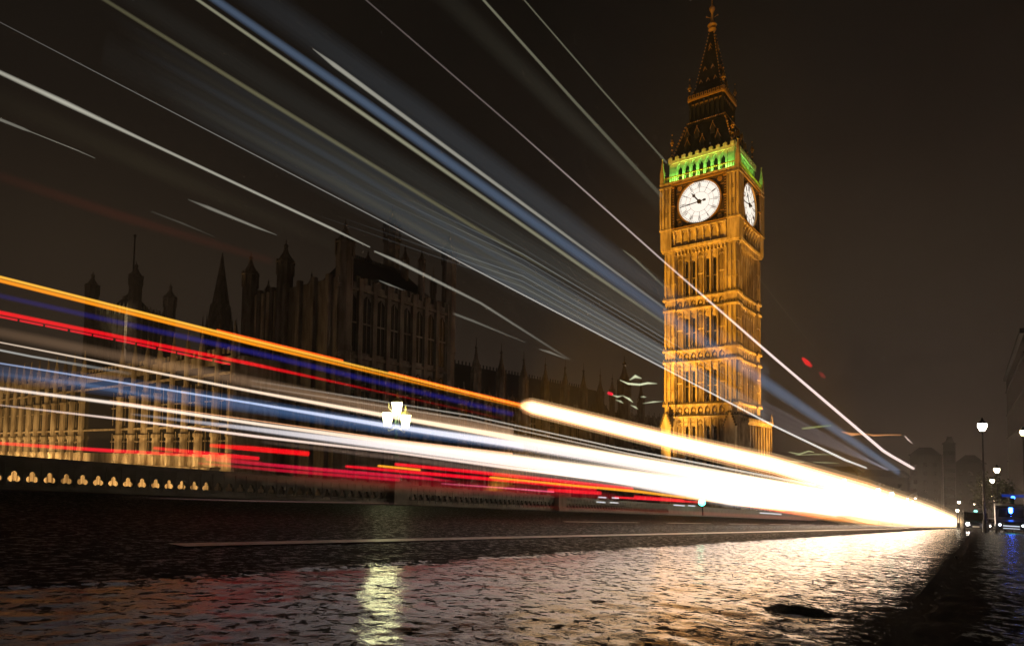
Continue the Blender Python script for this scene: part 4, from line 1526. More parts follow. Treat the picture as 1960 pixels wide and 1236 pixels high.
def trail(label, pts, D, widths, rgb, power, group, soft=1, ext=True, gaps=None, flat=1.0, rgb2=None, n=8, cat='light trail', hot=False):
    """pts: where the streak runs in the photograph; D: metres left of the camera of the light that drew it."""
    pts = [tuple(p) for p in pts]
    k = len(pts)
    if not isinstance(widths, (list, tuple)): widths = [widths] * k
    if not isinstance(power, (list, tuple)): power = [power] * k
    widths, power = list(widths), [p if (p < 1 or hot) else 1 + (p - 1) * 0.3 for p in power]
    cols = [rgb] * k if rgb2 is None else [tuple(rgb[j] + (rgb2[j] - rgb[j]) * i / (k - 1) for j in range(3)) for i in range(k)]
    if ext and (pts[0][0] < 3 or pts[0][1] < 3):
        (x0, y0), (x1, y1) = pts[0], pts[1]
        d = math.hypot(x1 - x0, y1 - y0)
        pts.insert(0, (x0 - (x1 - x0) / d * 130, y0 - (y1 - y0) / d * 130))
        widths.insert(0, widths[0]); power.insert(0, power[0]); cols.insert(0, cols[0])
    if group == 'red tail light trails':
        power = [p * 0.85 for p in power]
    ring = []
    for i in range(len(pts) - 1):
        m_ = 10
        for j in range(m_ + (1 if i == len(pts) - 2 else 0)):
            f_ = j / m_
            ring.append(tuple((1 - f_) * a + f_ * b_ for a, b_ in zip(pts[i] + (widths[i], power[i]) + cols[i], pts[i + 1] + (widths[i + 1], power[i + 1]) + cols[i + 1])))
    if gaps:
        runs = []
        L = len(ring)
        tot = ring[-1][0] - ring[0][0]
        for (g0, g1) in gaps:
            run = []
            for q in range(5):
                xx = g0 + (g1 - g0) * q / 4
                i = max(0, min(L - 2, next((ii for ii in range(L - 1) if ring[ii + 1][0] >= xx), L - 2)))
                f_ = (xx - ring[i][0]) / (ring[i + 1][0] - ring[i][0])
                run.append(tuple((1 - f_) * a + f_ * b_ for a, b_ in zip(ring[i], ring[i + 1])))
            runs.append(run)
    else:
        runs = [ring]
    V, F, C = [], [], []
    for run in runs:
        P = [at_v(r[0], r[1], D) for r in run]
        for (rad, wgt) in layers(soft):
            b0 = len(V)
            L = len(P)
            for i, (p, r) in enumerate(zip(P, run)):
                d = (P[min(i + 1, L - 1)] - P[max(i - 1, 0)]).normalized()
                s = Vector((0, 0, 1)).cross(d).normalized()
                u = d.cross(s)
                rr = max(0.0015, r[2] / FPX * depth(p) * 0.5 * rad)
                col = lin(*[min(255, max(0, q)) for q in r[4:7]])
                e_ = r[3] * wgt * 0.5
                for j in range(n):
                    a = 2 * math.pi * j / n
                    V.append(tuple(p + s * (rr * flat * math.cos(a)) + u * (rr * math.sin(a))))
                    C += [col[0] * e_, col[1] * e_, col[2] * e_, 1.0]
            for i in range(L - 1):
                for j in range(n):
                    q = (j + 1) % n
                    F.append((b0 + i * n + j, b0 + i * n + q, b0 + (i + 1) * n + q, b0 + (i + 1) * n + j))
            F.append(tuple(b0 + j for j in reversed(range(n))))
            F.append(tuple(b0 + (L - 1) * n + j for j in range(n)))
    me = bpy.data.meshes.new('light_trail')
    org = P[0].copy()
    me.from_pydata([(v[0] - org.x, v[1] - org.y, v[2] - org.z) for v in V], [], F)
    at_ = me.attributes.new('light_colour', 'FLOAT_COLOR', 'POINT')
    at_.data.foreach_set('color', C)
    me.materials.append(M_TRAIL)
    me.update()
    o = bpy.data.objects.new('light_trail', me)
    o.location = org
    COL.objects.link(o)
    return tag(o, label, cat, group)


HI = 'pale bus window trails overhead'
CREAM, PALE, BLUEW, WHITE = (205, 203, 170), (215, 212, 195), (124, 150, 184), (255, 246, 238)
trail('broad pale veil spread between the olive cream streak and the blue band', [(260, 0), (640, 244), (1000, 468), (1290, 640), (1465, 748)], 4.35, [60, 72, 70, 56, 36], (98, 102, 98), [.03, .07, .14, .22, .12], HI, 2, flat=.3)
trail('broad grey veil lying along the thin grey line', [(200, 100), (640, 345), (1000, 540), (1290, 690), (1465, 790)], 4.35, [90, 90, 70, 46, 30], (90, 94, 92), [.02, .08, .14, .22, .12], HI, 2, flat=.3)
trail('thin faint pale trail furthest right of all, ending beside the green lit belfry', [(1003, 0), (1150, 170), (1276, 312)], 4.0, [3, 3.5, 4], CREAM, [.16, .16, .13], HI)
trail('pale trail second from the right overhead, ending at the clock face level', [(925, 0), (1100, 195), (1266, 375)], 4.0, [5, 6, 8], CREAM, [.24, .17, .08], HI)
trail('broad hazy grey band beside the pale trail aimed at the clock face', [(860, 0), (1080, 215), (1268, 392)], 4.0, [46, 40, 34], (90, 88, 76), [.06, .10, .07], HI, 2)
trail('faint straight streak to the right of the clock tower shaft', [(1420, 490), (1490, 580), (1570, 680)], 4.0, [2, 2, 2], (150, 140, 110), [.08, .12, .04], HI)
trail('crisp white line crossing the tower diagonally and bending at its far right end', [(700, 0), (985, 246), (1270, 500), (1480, 683), (1690, 862), (1706, 872), (1748, 896)], 4.0, [3.2, 3.2, 3.6, 5, 6, 6, 6], (255, 232, 225), [.075, .12, .5, 1.2, 1.6, 1.5, 1.1], HI)
trail('bright pale cream streak starting abruptly high over the blue band', [(599, 94), (640, 125), (1018, 403), (1157, 505), (1275, 592)], 4.1, [2, 9, 6.5, 5, 5], PALE, [.2, .42, .36, .26, .12], HI)
trail('wide slate blue band overhead running towards the foot of the tower', [(412, 0), (700, 198), (1108, 487), (1280, 607), (1480, 742), (1720, 903)], 4.2, [22, 25, 29, 34, 32, 17], BLUEW, [.24, .27, .26, .2, .28, .30], HI, 2, flat=.4)
trail('pale cream edge line under the wide slate blue band', [(378, 0), (700, 222), (1108, 506), (1275, 620)], 4.2, [7, 9, 8, 7], CREAM, [.34, .42, .30, .12], HI, 2)
trail('dim grey veil above the wide slate blue band', [(500, 0), (800, 215), (1150, 478), (1276, 566), (1470, 712)], 4.2, [84, 78, 66, 54, 30], (96, 104, 112), [.07, .13, .2, .2, .14], HI, 2, flat=.3)
trail('olive cream streak between the slate blue band and the thin grey line', [(200, 0), (500, 186), (904, 433), (1090, 540)], 4.2, [9, 10, 9, 5], (190, 185, 140), [.12, .20, .16, .02], HI, 2)
for q in range(7):
    f_ = (q + 0.5) / 7
    nm = ['first', 'second', 'third', 'fourth', 'fifth', 'sixth', 'lowest'][q]
    trail(f'soft grey streak, {nm} of seven below the olive cream streak', [(200 + 20 * q, 12 + 134 * f_ + 10 * q), (640, 272 + 96 * f_), (1000, 497 + 66 * f_), (1275, 668 + 36 * f_), (1462, 776 + 34 * f_)], 4.3,
          [24, 20, 14, 10, 8], (112, 114, 106) if q % 2 else (106, 116, 124), [0.0, .09 + .04 * (q % 3), .15 + .05 * (q * 3 % 4), .24, .16], HI, 2, flat=.4)
for q in range(8):
    f_ = (q + 0.5) / 8
    nm = ['first', 'second', 'third', 'fourth', 'fifth', 'sixth', 'seventh', 'lowest'][q]
    trail(f'hair fine pale thread, {nm} of eight fanned between blue band and grey line', [(560 + 40 * (q * 5 % 7), (560 + 40 * (q * 5 % 7)) * .62 - 130 + f_ * 190 - f_ * (q * 5 % 7) * 6), (1000, 470 + 84 * f_), (1280, 640 + 66 * f_), (1470, 755 + 50 * f_)], 4.32,
          [1.5, 2, 2, 1.5], (170, 178, 180), [0.0, .05 + .05 * (q * 3 % 4), .07 + .09 * (q * 2 % 3), .04], HI, 0)
for q in range(4):
    f_ = q / 3
    nm = ['uppermost', 'second', 'third', 'lowest'][q]
    trail(f'grey violet streak right of the tower, {nm} of four under the blue band', [(1460, 770 + 34 * f_), (1580, 832 + 18 * f_), (1700, 900 - 2 * f_)], 4.3, [11, 8, 4], (130, 128, 140), [.14, .18, .22], HI, 1, flat=.4)
trail('long thin grey line low overhead that whitens crossing the tower, with kinked end', [(0, 43), (700, 407), (1270, 704), (1480, 814), (1618, 880), (1658, 895)], 4.3, [2, 2.6, 3.5, 4, 5, 4], (225, 222, 215), [.10, .26, .62, 1.0, 1.3, .8], HI)
trail('bright cream streak in the upper left, thick at first then thin', [(0, 139), (120, 195), (278, 270), (636, 438), (708, 473)], 4.5, [10, 12, 7, 6, 3], PALE, [.5, .62, .5, .5, .3], HI, 2)
trail('second half of the cream streak, resuming after a gap over the pavilion', [(717, 481), (760, 500), (920, 580), (1090, 688)], 4.5, [4, 8, 6, 5], PALE, [.3, .42, .26, .05], HI, 2)
trail('dim olive haze under the bright cream streak in the upper left', [(0, 190), (300, 325), (640, 470)], 4.5, [60, 46, 30], (80, 76, 56), [.03, .08, .02], HI, 2, flat=.3)
trail('short tapering streak at the left edge below the bright cream one', [(0, 229), (45, 247), (60, 253), (148, 288), (182, 303)], 4.5, [7, 6, 2.5, 2.5, 2], PALE, [.22, .2, .18, .2, .12], HI)
trail('short cream dash hanging over the dark turrets left of the pavilion', [(360, 382), (400, 398), (488, 434), (530, 450)], 4.5, [3, 8, 6, 2], PALE, [.06, .26, .28, .1], HI, 2)
trail('very faint dash left of the short cream dash', [(290, 405), (350, 428), (410, 453)], 4.5, [4, 5, 2], PALE, [.03, .06, .02], HI, 2)
trail('small pale dash in front of the pavilion roof', [(726, 537), (745, 545), (775, 556)], 4.5, [3, 4, 2], PALE, [.1, .22, .05], HI)
trail('faint cream dash right of the pavilion, above the pinnacles', [(868, 600), (905, 614), (1005, 655)], 4.5, [6, 6, 3], PALE, [.15, .16, .05], HI, 2)
trail('small cream dash hanging over the pinnacles of the low range', [(1032, 668), (1052, 674), (1082, 686)], 4.5, [3, 6, 3], PALE, [.1, .22, .1], HI, 2)
trail('short dim dash just left of the tower shaft, pointing at it', [(1193, 479), (1215, 496), (1275, 552)], 4.2, [3, 5, 5], CREAM, [.16, .22, .08], HI, 2)
trail('very dim brick red haze at the left edge above the orange trail', [(0, 338), (220, 410), (520, 500)], 5.0, [26, 26, 20], (150, 50, 35), [.03, .06, .03], 'red tail light trails', 2, flat=.4)
trail('short red dash high to the right of the tower', [(1537, 686), (1545, 694), (1552, 700)], 4.0, [6, 10, 7], (255, 10, 30), [.8, 1.2, .5], 'red tail light trails')
trail('dimmer red speck below the red dash right of the tower', [(1569, 713), (1574, 718), (1579, 722)], 4.0, [5, 8, 5], (210, 20, 40), [.25, .35, .2], 'red tail light trails')
trail('small white dash alone at the right, beyond the end of the crisp white line', [(1732, 834), (1738, 841), (1746, 848)], 4.0, [2, 3, 2], (255, 225, 210), [.5, .8, .3], HI)
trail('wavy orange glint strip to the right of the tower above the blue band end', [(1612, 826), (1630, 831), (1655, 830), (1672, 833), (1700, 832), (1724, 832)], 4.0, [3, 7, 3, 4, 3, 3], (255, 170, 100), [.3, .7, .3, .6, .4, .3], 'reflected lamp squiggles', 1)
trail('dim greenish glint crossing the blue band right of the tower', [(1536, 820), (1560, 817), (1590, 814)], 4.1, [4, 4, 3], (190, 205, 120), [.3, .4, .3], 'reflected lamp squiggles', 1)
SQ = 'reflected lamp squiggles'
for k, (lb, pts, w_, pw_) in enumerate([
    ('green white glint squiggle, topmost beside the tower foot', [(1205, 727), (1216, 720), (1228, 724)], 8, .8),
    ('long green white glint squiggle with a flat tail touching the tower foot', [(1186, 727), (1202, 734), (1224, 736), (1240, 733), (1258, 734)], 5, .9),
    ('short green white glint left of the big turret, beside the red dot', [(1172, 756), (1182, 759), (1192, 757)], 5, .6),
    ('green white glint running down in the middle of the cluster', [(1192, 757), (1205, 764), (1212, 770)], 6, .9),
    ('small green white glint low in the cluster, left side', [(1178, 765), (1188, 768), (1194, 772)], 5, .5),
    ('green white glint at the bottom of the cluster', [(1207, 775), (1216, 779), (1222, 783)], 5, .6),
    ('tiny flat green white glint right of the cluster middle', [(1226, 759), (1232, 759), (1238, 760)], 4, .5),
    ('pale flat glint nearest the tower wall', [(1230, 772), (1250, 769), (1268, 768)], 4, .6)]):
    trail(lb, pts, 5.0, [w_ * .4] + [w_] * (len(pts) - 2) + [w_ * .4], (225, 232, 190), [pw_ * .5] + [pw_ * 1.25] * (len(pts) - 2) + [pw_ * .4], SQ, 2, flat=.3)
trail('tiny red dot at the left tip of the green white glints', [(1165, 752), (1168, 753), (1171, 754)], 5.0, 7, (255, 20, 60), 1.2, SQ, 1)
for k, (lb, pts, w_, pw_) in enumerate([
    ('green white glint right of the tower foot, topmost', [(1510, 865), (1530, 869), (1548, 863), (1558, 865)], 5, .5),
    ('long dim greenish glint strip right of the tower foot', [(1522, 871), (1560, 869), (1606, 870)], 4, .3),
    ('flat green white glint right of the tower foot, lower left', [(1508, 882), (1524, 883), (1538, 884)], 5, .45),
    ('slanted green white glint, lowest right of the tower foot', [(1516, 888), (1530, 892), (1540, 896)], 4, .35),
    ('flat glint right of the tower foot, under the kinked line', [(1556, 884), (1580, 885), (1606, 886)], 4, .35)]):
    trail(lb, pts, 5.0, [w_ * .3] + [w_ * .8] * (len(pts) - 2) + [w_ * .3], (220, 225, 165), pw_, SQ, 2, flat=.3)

OR = 'orange indicator trails'
RD = 'red tail light trails'
WH = 'white headlight trails'
trail('long amber double line across the lower left, upper half', [(0, 530), (480, 651), (1000, 776)], 6.0, [6, 6, 4], (255, 186, 60), [1.1, 1.1, .5], OR)
trail('long amber double line across the lower left, lower half', [(0, 537), (480, 657), (1000, 781)], 6.0, [8, 7, 4], (255, 150, 22), [1.1, 1.05, .3], OR)
trail('short orange red line lying on top of the amber line at left', [(415, 631), (540, 662), (656, 690)], 6.0, [4, 5, 5], (255, 92, 22), [.8, 1.1, 1.0], OR)
trail('orange red line just before the thick glowing beam begins', [(745, 712), (860, 742), (1002, 776)], 6.0, [5, 7, 8], (255, 104, 24), [1.0, 1.15, 1.2], OR)
trail('dark blue streak under the amber line', [(0, 566), (480, 673), (980, 792)], 6.1, [12, 13, 12], (42, 38, 140), [.2, .4, .3], 'blue beacon trails', 2)
trail('strong red line under the blue streak at left', [(0, 598), (480, 696), (720, 748), (960, 800)], 6.2, [9, 8, 4, 3], (255, 8, 30), [1.1, .85, .22, .05], RD)
trail('broken red dashes under the strong red line', [(0, 606), (250, 656), (445, 698)], 6.2, [4, 4, 4], (250, 20, 45), .8, RD, 0,
      gaps=[(-20, 33), (38, 82), (87, 129), (135, 175), (179, 216), (222, 258), (263, 298), (303, 336), (340, 372), (375, 406), (411, 440)])
# lower bundle of headlights
trail('tan glow above the upper white headlight line', [(0, 636), (480, 731), (735, 783), (980, 829)], 6.4, [24, 26, 26, 26], (165, 130, 100), [.16, .36, .5, .8], WH, 2, flat=.4)
trail('upper thin white headlight line with an orange tint at left', [(0, 655), (480, 748), (733, 794), (980, 837), (1320, 900), (1600, 950)], 6.4, [2.5, 5, 8, 11, 14, 18], (255, 230, 205), [.6, 1.1, 1.7, 2.2, 3.2, 4], WH, 3, rgb2=(255, 220, 176))
trail('greyish white line starting at the left edge below the tan glow', [(0, 670), (60, 682), (250, 715)], 6.4, [5, 5, 8], (215, 215, 210), [.55, .5, .04], WH, 2)
trail('light blue line running from the left edge into the white mass', [(0, 695), (480, 771), (733, 813), (980, 849), (1320, 905), (1600, 958)], 6.6, [3, 4, 9, 15, 22, 26], (185, 208, 255), [.45, .8, 1.3, 2.0, 2.6, 3.4], WH, 3, rgb2=(255, 226, 194))
trail('hazy steel blue glow around the light blue line', [(0, 712), (240, 742), (480, 776), (733, 817), (1000, 855)], 6.6, [38, 40, 30, 28, 20], (86, 120, 170), [.16, .28, .45, .45, .3], WH, 2, flat=.4)
trail('second faint blue glow lower at the left', [(0, 716), (150, 734), (300, 760), (420, 778)], 6.6, [10, 12, 9, 6], (90, 118, 160), [.1, .3, .25, .03], WH, 2)
trail('thick cream line in the middle of the left headlight bundle', [(0, 743), (250, 775), (500, 812), (733, 843), (980, 875), (1330, 925), (1600, 968)], 6.8, [5, 6, 6, 8, 12, 20, 24], (255, 238, 224), [.8, 1.1, 1.1, 1.2, 1.8, 2.8, 3.6], WH, 3, rgb2=(255, 220, 176))
trail('very thin orange thread over the thick cream line', [(210, 766), (480, 803), (760, 842), (980, 868)], 6.8, [2, 2.5, 3, 4], (255, 180, 130), [.4, .7, .8, .9], WH)
trail('broad white band under the thick cream line, growing to the right', [(250, 792), (480, 820), (733, 852), (980, 884), (1330, 930), (1600, 974)], 7.0, [4, 8, 14, 20, 24, 22], (240, 240, 255), [.05, .6, 1.4, 2.2, 2.8, 3.4], WH, 3, rgb2=(255, 226, 194))
trail('lowest thin white headlight line from the left edge', [(0, 775), (250, 804), (500, 836), (760, 866), (980, 896), (1330, 938), (1600, 980)], 7.2, [3, 4, 5, 4, 5, 10, 14], (255, 228, 212), [.3, .9, 1.0, .8, .9, 1.5, 2], WH, 3)
trail('grey tan haze below the lowest white line', [(500, 845), (760, 876), (980, 905), (1330, 946)], 7.2, [8, 12, 14, 10], (150, 125, 110), [.1, .28, .35, .4], WH, 2, flat=.4)
trail('pair of thin grey threads over the white mass, upper one', [(480, 728), (900, 795), (1180, 856), (1560, 928)], 6.3, [3, 3, 3, 4], (215, 205, 190), [.08, .4, .7, 1.2], WH, 0)
trail('pair of thin grey threads over the white mass, lower one', [(480, 738), (900, 803), (1200, 867), (1560, 936)], 6.3, [3, 3, 3, 4], (215, 200, 180), [.08, .35, .6, 1.2], WH, 0)
trail('thick glowing white beam with orange edges starting bluntly above the lamp level', [(1002, 776), (1018, 779), (1300, 848), (1480, 889), (1660, 944), (1780, 982), (1856, 1006)], 6.0, [15, 22, 24, 27, 34, 30, 14], (255, 208, 150), [1.2, 4.2, 5.5, 5.0, 3.2, 2.2, 2.0], WH, 3, hot=True)
trail('orange halo hugging the thick glowing beam', [(1010, 778), (1300, 847), (1480, 891), (1660, 944), (1800, 989)], 6.0, [34, 38, 42, 44, 22], (255, 128, 48), [.4, .65, .8, 1.1, 1.2], WH, 2, hot=True)
for q, (lb, y0, y1, w_, c_) in enumerate([
    ('white core of the blown out mass of headlights, upper strand', 866, 956, 22, (255, 212, 155)),
    ('white core of the blown out mass of headlights, middle strand', 906, 968, 20, (250, 246, 255)),
    ('white core of the blown out mass of headlights, lower strand', 916, 977, 18, (255, 246, 240))]):
    trail(lb, [(1000, y0 - 30 + q * 6), (1150, y0), (1400, y0 + 48 - q * 2), (1650, y1), (1760, 984), (1850, 1005)], 7.0, [4, w_ * .45, w_ * .8, w_ * 1.2, 30, 12], c_, [.0, .5, 1.2, 2.4, 2.0, 2.0], WH, 3, hot=True)
trail('blinding white end of the headlight mass just before the waiting car', [(1560, 958), (1660, 976), (1760, 992), (1852, 1007)], 7.0, [34, 50, 44, 16], (255, 212, 155), [1.0, 2.2, 2.0, 2.0], WH, 3, hot=True)
trail('amber glow along the underside of the blinding white end', [(1380, 957), (1480, 972), (1580, 989), (1680, 1001)], 7.4, [8, 12, 14, 10], (255, 150, 60), [.2, .7, 1.0, .9], OR, 2)

# red tail lights, far lane
trail('long red line near the parapet at the far left', [(0, 848), (210, 862), (390, 872), (500, 884)], 9.0, [7, 8, 7, 5], (255, 16, 45), [.9, 1.0, .7, .1], RD)
trail('short red bar above the others, left of the lamp', [(403, 852), (480, 858), (590, 868)], 9.0, [8, 11, 11], (255, 4, 26), [.9, 1.2, 1.2], RD)
trail('short red bar over the lit buttresses', [(294, 857), (380, 866), (495, 877)], 9.0, [7, 9, 8], (255, 14, 40), [.7, 1.0, 1.0], RD)
trail('pinkish red line below the short red bars', [(395, 878), (600, 897), (815, 915), (870, 921)], 9.0, [7, 8, 7, 4], (240, 22, 66), [.5, .8, .8, .1], RD)
trail('lower pinkish red line ending under the lamp', [(380, 886), (560, 902), (764, 918)], 9.0, [5, 7, 7], (225, 18, 55), [.3, .7, .7], RD)
trail('red line starting left of the lamp foot and running right', [(662, 892), (820, 906), (980, 920), (1140, 936)], 9.0, [6, 8, 8, 7], (255, 10, 42), [.9, 1.0, 1.0, .7], RD)
trail('topmost red line starting right under the lamp', [(757, 888), (900, 902), (1060, 919), (1210, 935)], 9.0, [7, 8, 9, 7], (255, 14, 40), [1.2, 1.1, 1.1, 1.0], RD)
trail('short amber dash among the red lines under the lamp', [(724, 891), (764, 895), (804, 899)], 8.9, 5, (255, 170, 40), 1.0, OR, 1)
trail('long thin amber line snaking through the red lines to the right', [(938, 913), (1100, 929), (1220, 940), (1290, 949), (1385, 960), (1500, 975)], 8.9, [4, 5, 6, 5, 6, 8], (255, 170, 40), [.9, 1.0, 1.1, 1.0, 1.1, 1.2], OR, 1)
trail('thin pink line low under the amber line', [(845, 925), (960, 933), (1060, 941)], 9.0, 3, (255, 120, 160), [.3, .7, .8], RD, 1)
trail('deep red haze filling the gap between the red lines and the road', [(560, 912), (800, 926), (1000, 938), (1180, 950)], 9.2, [16, 26, 26, 12], (200, 14, 40), [.06, .22, .32, .2], RD, 2, flat=.4)
trail('short thick red bar ending beside two white flecks', [(1050, 937), (1100, 940), (1149, 943)], 9.0, [7, 9, 8], (255, 30, 45), [.7, 1.0, .9], RD)
trail('red line of the next car, right of the white flecks', [(1178, 951), (1260, 956), (1345, 961)], 9.0, 5, (255, 40, 55), [.9, .9, .7], RD)
trail('red bar above the red line of the next car', [(1215, 950), (1260, 953), (1306, 957)], 9.0, 6, (255, 30, 45), .8, RD)
trail('orange red smear under the white mass at right', [(1300, 946), (1400, 958), (1500, 974), (1580, 986)], 9.0, [8, 14, 18, 12], (255, 60, 35), [.7, 1.0, 1.1, .9], RD, 2)
trail('dull brown red haze at the far kerb on the right', [(1000, 968), (1300, 980), (1560, 993)], 12.0, [8, 9, 8], (150, 40, 25), [.1, .3, .5], RD, 2)
trail('dull tan streak along the parapet foot, left of the lamp', [(430, 908), (640, 925), (900, 942)], 12.0, [14, 22, 20], (110, 66, 44), [.12, .28, .2], RD, 2, flat=.4)
trail('thin pale thread along the far kerb', [(220, 951), (480, 958), (760, 963)], 14.5, [1.5, 2, 2], (170, 130, 120), [.05, .2, .1], WH, 0)
for k, (x, y, L) in enumerate(((1146, 951, 14), (1172, 952, 12), (1142, 960, 16), (1168, 961, 15), (1290, 966, 20), (1318, 967, 12), (1455, 981, 40))):
    lb = ['upper left', 'upper right', 'lower left', 'lower right', 'middle', 'next to middle', 'last and longest'][k]
    trail(f'tiny white fleck of chrome shine among the red tail lights, {lb} of seven', [(x, y), (x + L / 2, y + L * .03), (x + L, y + L * .07)], 9.5, 3, (235, 240, 250), .8, 'white flecks', 1)

# ---------------------------------------------------------------- street beyond the bridge
def street_lamp(px, py, u, label, col, power, head, group='street lamps down the right side', gy=None):
    p = at_u(px, py, u)
    g0 = on_road(p.x, p.y, 0.08).z
    e_ = empty('street_lamp', (p.x, p.y, g0), 0, label, 'street lamp', group)
    h = p.z - g0
    m = MB()
    m.lathe(0, 0, [(0.14, 0), (0.14, 0.9), (0.08, 1.0), (0.05, h - head * 1.0)], 8)
    m.build('post', M_IRON, e_)
    g = MB()
    g.lathe(0, 0, [(head * 0.35, h - head), (head * 0.75, h - head * 0.2), (head * 0.7, h + head * 0.35), (head * 0.2, h + head * 0.7)], 10)
    g.build('lantern', emit('street_lamp_glass', col, power), e_)
    c = MB()
    c.lathe(0, 0, [(head * 0.74, h + head * 0.36), (head * 0.3, h + head * 0.8), (0.03, h + head * 1.4)], 8)
    c.build('cap', M_IRON, e_)
    return e_


street_lamp(1880, 814, 60, 'tallest street lamp on the right, its big white lantern shining highest', (1, 0.93, 0.78), 14, 0.42)
street_lamp(1958, 826, 74, 'street lamp cut by the right edge of the picture', (1, 0.8, 0.45), 8, 0.35)
for k, (px, py, u, hd, cc) in enumerate(((1908, 898, 100, .45, (1, .78, .5)), (1899, 919, 125, .42, (1, .85, .6)), (1893.5, 933, 150, .42, (1, .85, .65)), (1889.5, 940, 175, .4, (1, .88, .7)), (1885, 944, 200, .36, (1, .85, .6)), (1897, 950, 190, .6, (1, .8, .5)), (1902, 956, 200, .35, (1, .85, .6)))):
    lb = ['second lamp down the right side, warm and low', 'third lamp down the right side', 'fourth lamp down the right side', 'fifth lamp down the right side', 'last small lamp at the far left of the right-hand row', 'wide warm lamp at the bottom of the right-hand row', 'small lamp just under the wide warm one'][k]
    street_lamp(px, py, u, 'street ' + lb, cc, 9, hd)
for k, (px, py, u, hd) in enumerate(((1835.5, 960, 150, .34), (1832.5, 976, 140, .36), (1865, 964, 190, .26), (1737, 954, 190, .32), (1747, 959, 170, .26), (1752, 953, 200, .3))):
    lb = ['above the blinding headlights', 'closest above the blinding headlights', 'dim, above the waiting car', 'in the far group, left one', 'in the far group, lowest', 'in the far group, right one'][k]
    street_lamp(px, py, u, 'small distant street lamp ' + lb, (1, .85, .62), 8, hd, 'small street lamps far down the road')
street_lamp(1616, 918, 120, 'single white lamp right of the tower, over the white trails', (1, .95, .85), 10, .36, 'small street lamps far down the road')


def traffic_light(px, py, u, col, label, ground=True):
    p = at_u(px, py, u)
    g0 = on_road(p.x, p.y, 0).z
    e_ = empty('traffic_light', (p.x, p.y, g0), 0, label, 'traffic light', 'traffic lights across the junction')
    h = p.z - g0
    m = MB(); m.tube((0, 0, 0), (0, 0, h + 0.3), 0.07, 0.07, 8); m.build('pole', M_IRON, e_)
    m = MB(); m.box(-0.16, 0.16, -0.2, 0.2, h - 0.3, h + 1.1); m.build('signal_head', M_IRON, e_)
    for q in range(3):
        m = MB()
        m.ball((-0.2, 0, h + 0.4 * q), 0.19 if q else 0.32, 10)
        m.build('lens', emit('signal_green', col, 7) if q == 0 else M_GLASS, e_)


traffic_light(1681, 938, 108, (0.1, 1.0, 0.75), 'green traffic light, left one of the pair over the white trails')
traffic_light(1707, 945, 112, (0.1, 1.0, 0.75), 'green traffic light, right one of the pair over the white trails')
traffic_light(1345, 961, 58, (0.1, 1.0, 0.6), 'small green traffic light low among the red trails')
traffic_light(1937, 973, 84, (0.05, 0.9, 0.45), 'dim green traffic light above the blue beacon at right')


def building(name, label, u0, u1, v0, v1, z0, z1, cols, rows, lit, colr=None, roofs=True, wall=M_FARB):
    e_ = empty(name, ((u0 + u1) / 2, (v0 + v1) / 2, z0), 0, label, 'building')
    L = e_.location
    m = MB()
    m.box(u0 - L.x, u1 - L.x, v0 - L.y, v1 - L.y, 0, z1 - z0)
    for i in range(rows + 1):
        zz = (z1 - z0) * (i + 0.5) / (rows + 1)
        m.box(u0 - L.x - 0.15, u1 - L.x + 0.15, v0 - L.y - 0.15, v1 - L.y + 0.15, zz - 0.2, zz)
    m.build('wall', wall, e_)
    m = MB()
    m.box(u0 - L.x - 0.4, u1 - L.x + 0.4, v0 - L.y - 0.4, v1 - L.y + 0.4, z1 - z0, z1 - z0 + 0.6)
    cx_, cy_ = 0, 0
    m.hexa([(u0 - L.x, v0 - L.y, z1 - z0 + .6), (u1 - L.x, v0 - L.y, z1 - z0 + .6), (u1 - L.x, v1 - L.y, z1 - z0 + .6), (u0 - L.x, v1 - L.y, z1 - z0 + .6),
            (u0 - L.x + 3, v0 - L.y + 3, z1 - z0 + 3.4), (u1 - L.x - 3, v0 - L.y + 3, z1 - z0 + 3.4), (u1 - L.x - 3, v1 - L.y - 3, z1 - z0 + 3.4), (u0 - L.x + 3, v1 - L.y - 3, z1 - z0 + 3.4)])
    m.build('roof', M_SLATE, e_)
    rs = random.Random(name + label)
    for r in range(rows):
        for c in range(cols):
            on = rs.random() < lit
            yy = v0 + (v1 - v0) * (c + 0.5) / cols - L.y
            zz = (z1 - z0) * (r + 1.0) / (rows + 1)
            w = MB()
            w.box(u0 - L.x - 0.12, u0 - L.x - 0.04, yy - 0.7, yy + 0.7, zz - 0.9, zz + 0.9)
            w.box(u0 - L.x - 0.2, u0 - L.x - 0.02, yy - 0.85, yy + 0.85, zz - 1.05, zz - 0.9, 1)
            w.build('window', [M_WIN if on else M_GLASS, wall], e_)
    return e_


def far_box(name, label, pxl, pxr, ptop, u, deep, rows, lit):
    a_, b_ = at_u(pxl, 900, u), at_u(pxr, 900, u)
    z1 = at_u((pxl + pxr) / 2, ptop, u).z
    building(name, label, u, u + deep, min(a_.y, b_.y), max(a_.y, b_.y), -21, z1, max(3, int(abs(a_.y - b_.y) / 5)), rows, lit)


far_box('office_building', 'far dark office block behind the end of the crisp white line, three tiny lit windows', 1742, 1800, 872, 300, 20, 6, 0.06)
far_box('office_building', 'far dark narrow tower block, tallest in the distant skyline', 1806, 1828, 850, 330, 16, 7, 0.03)
far_box('office_building', 'far dark long block low behind the small lamps at right', 1829, 1886, 888, 290, 20, 5, 0.03)
far_box('office_building', 'far low block directly right of the tower foot', 1480, 1640, 905, 330, 20, 4, 0.04)
far_box('office_building', 'far low block behind the two green traffic lights', 1642, 1738, 915, 310, 20, 4, 0.04)
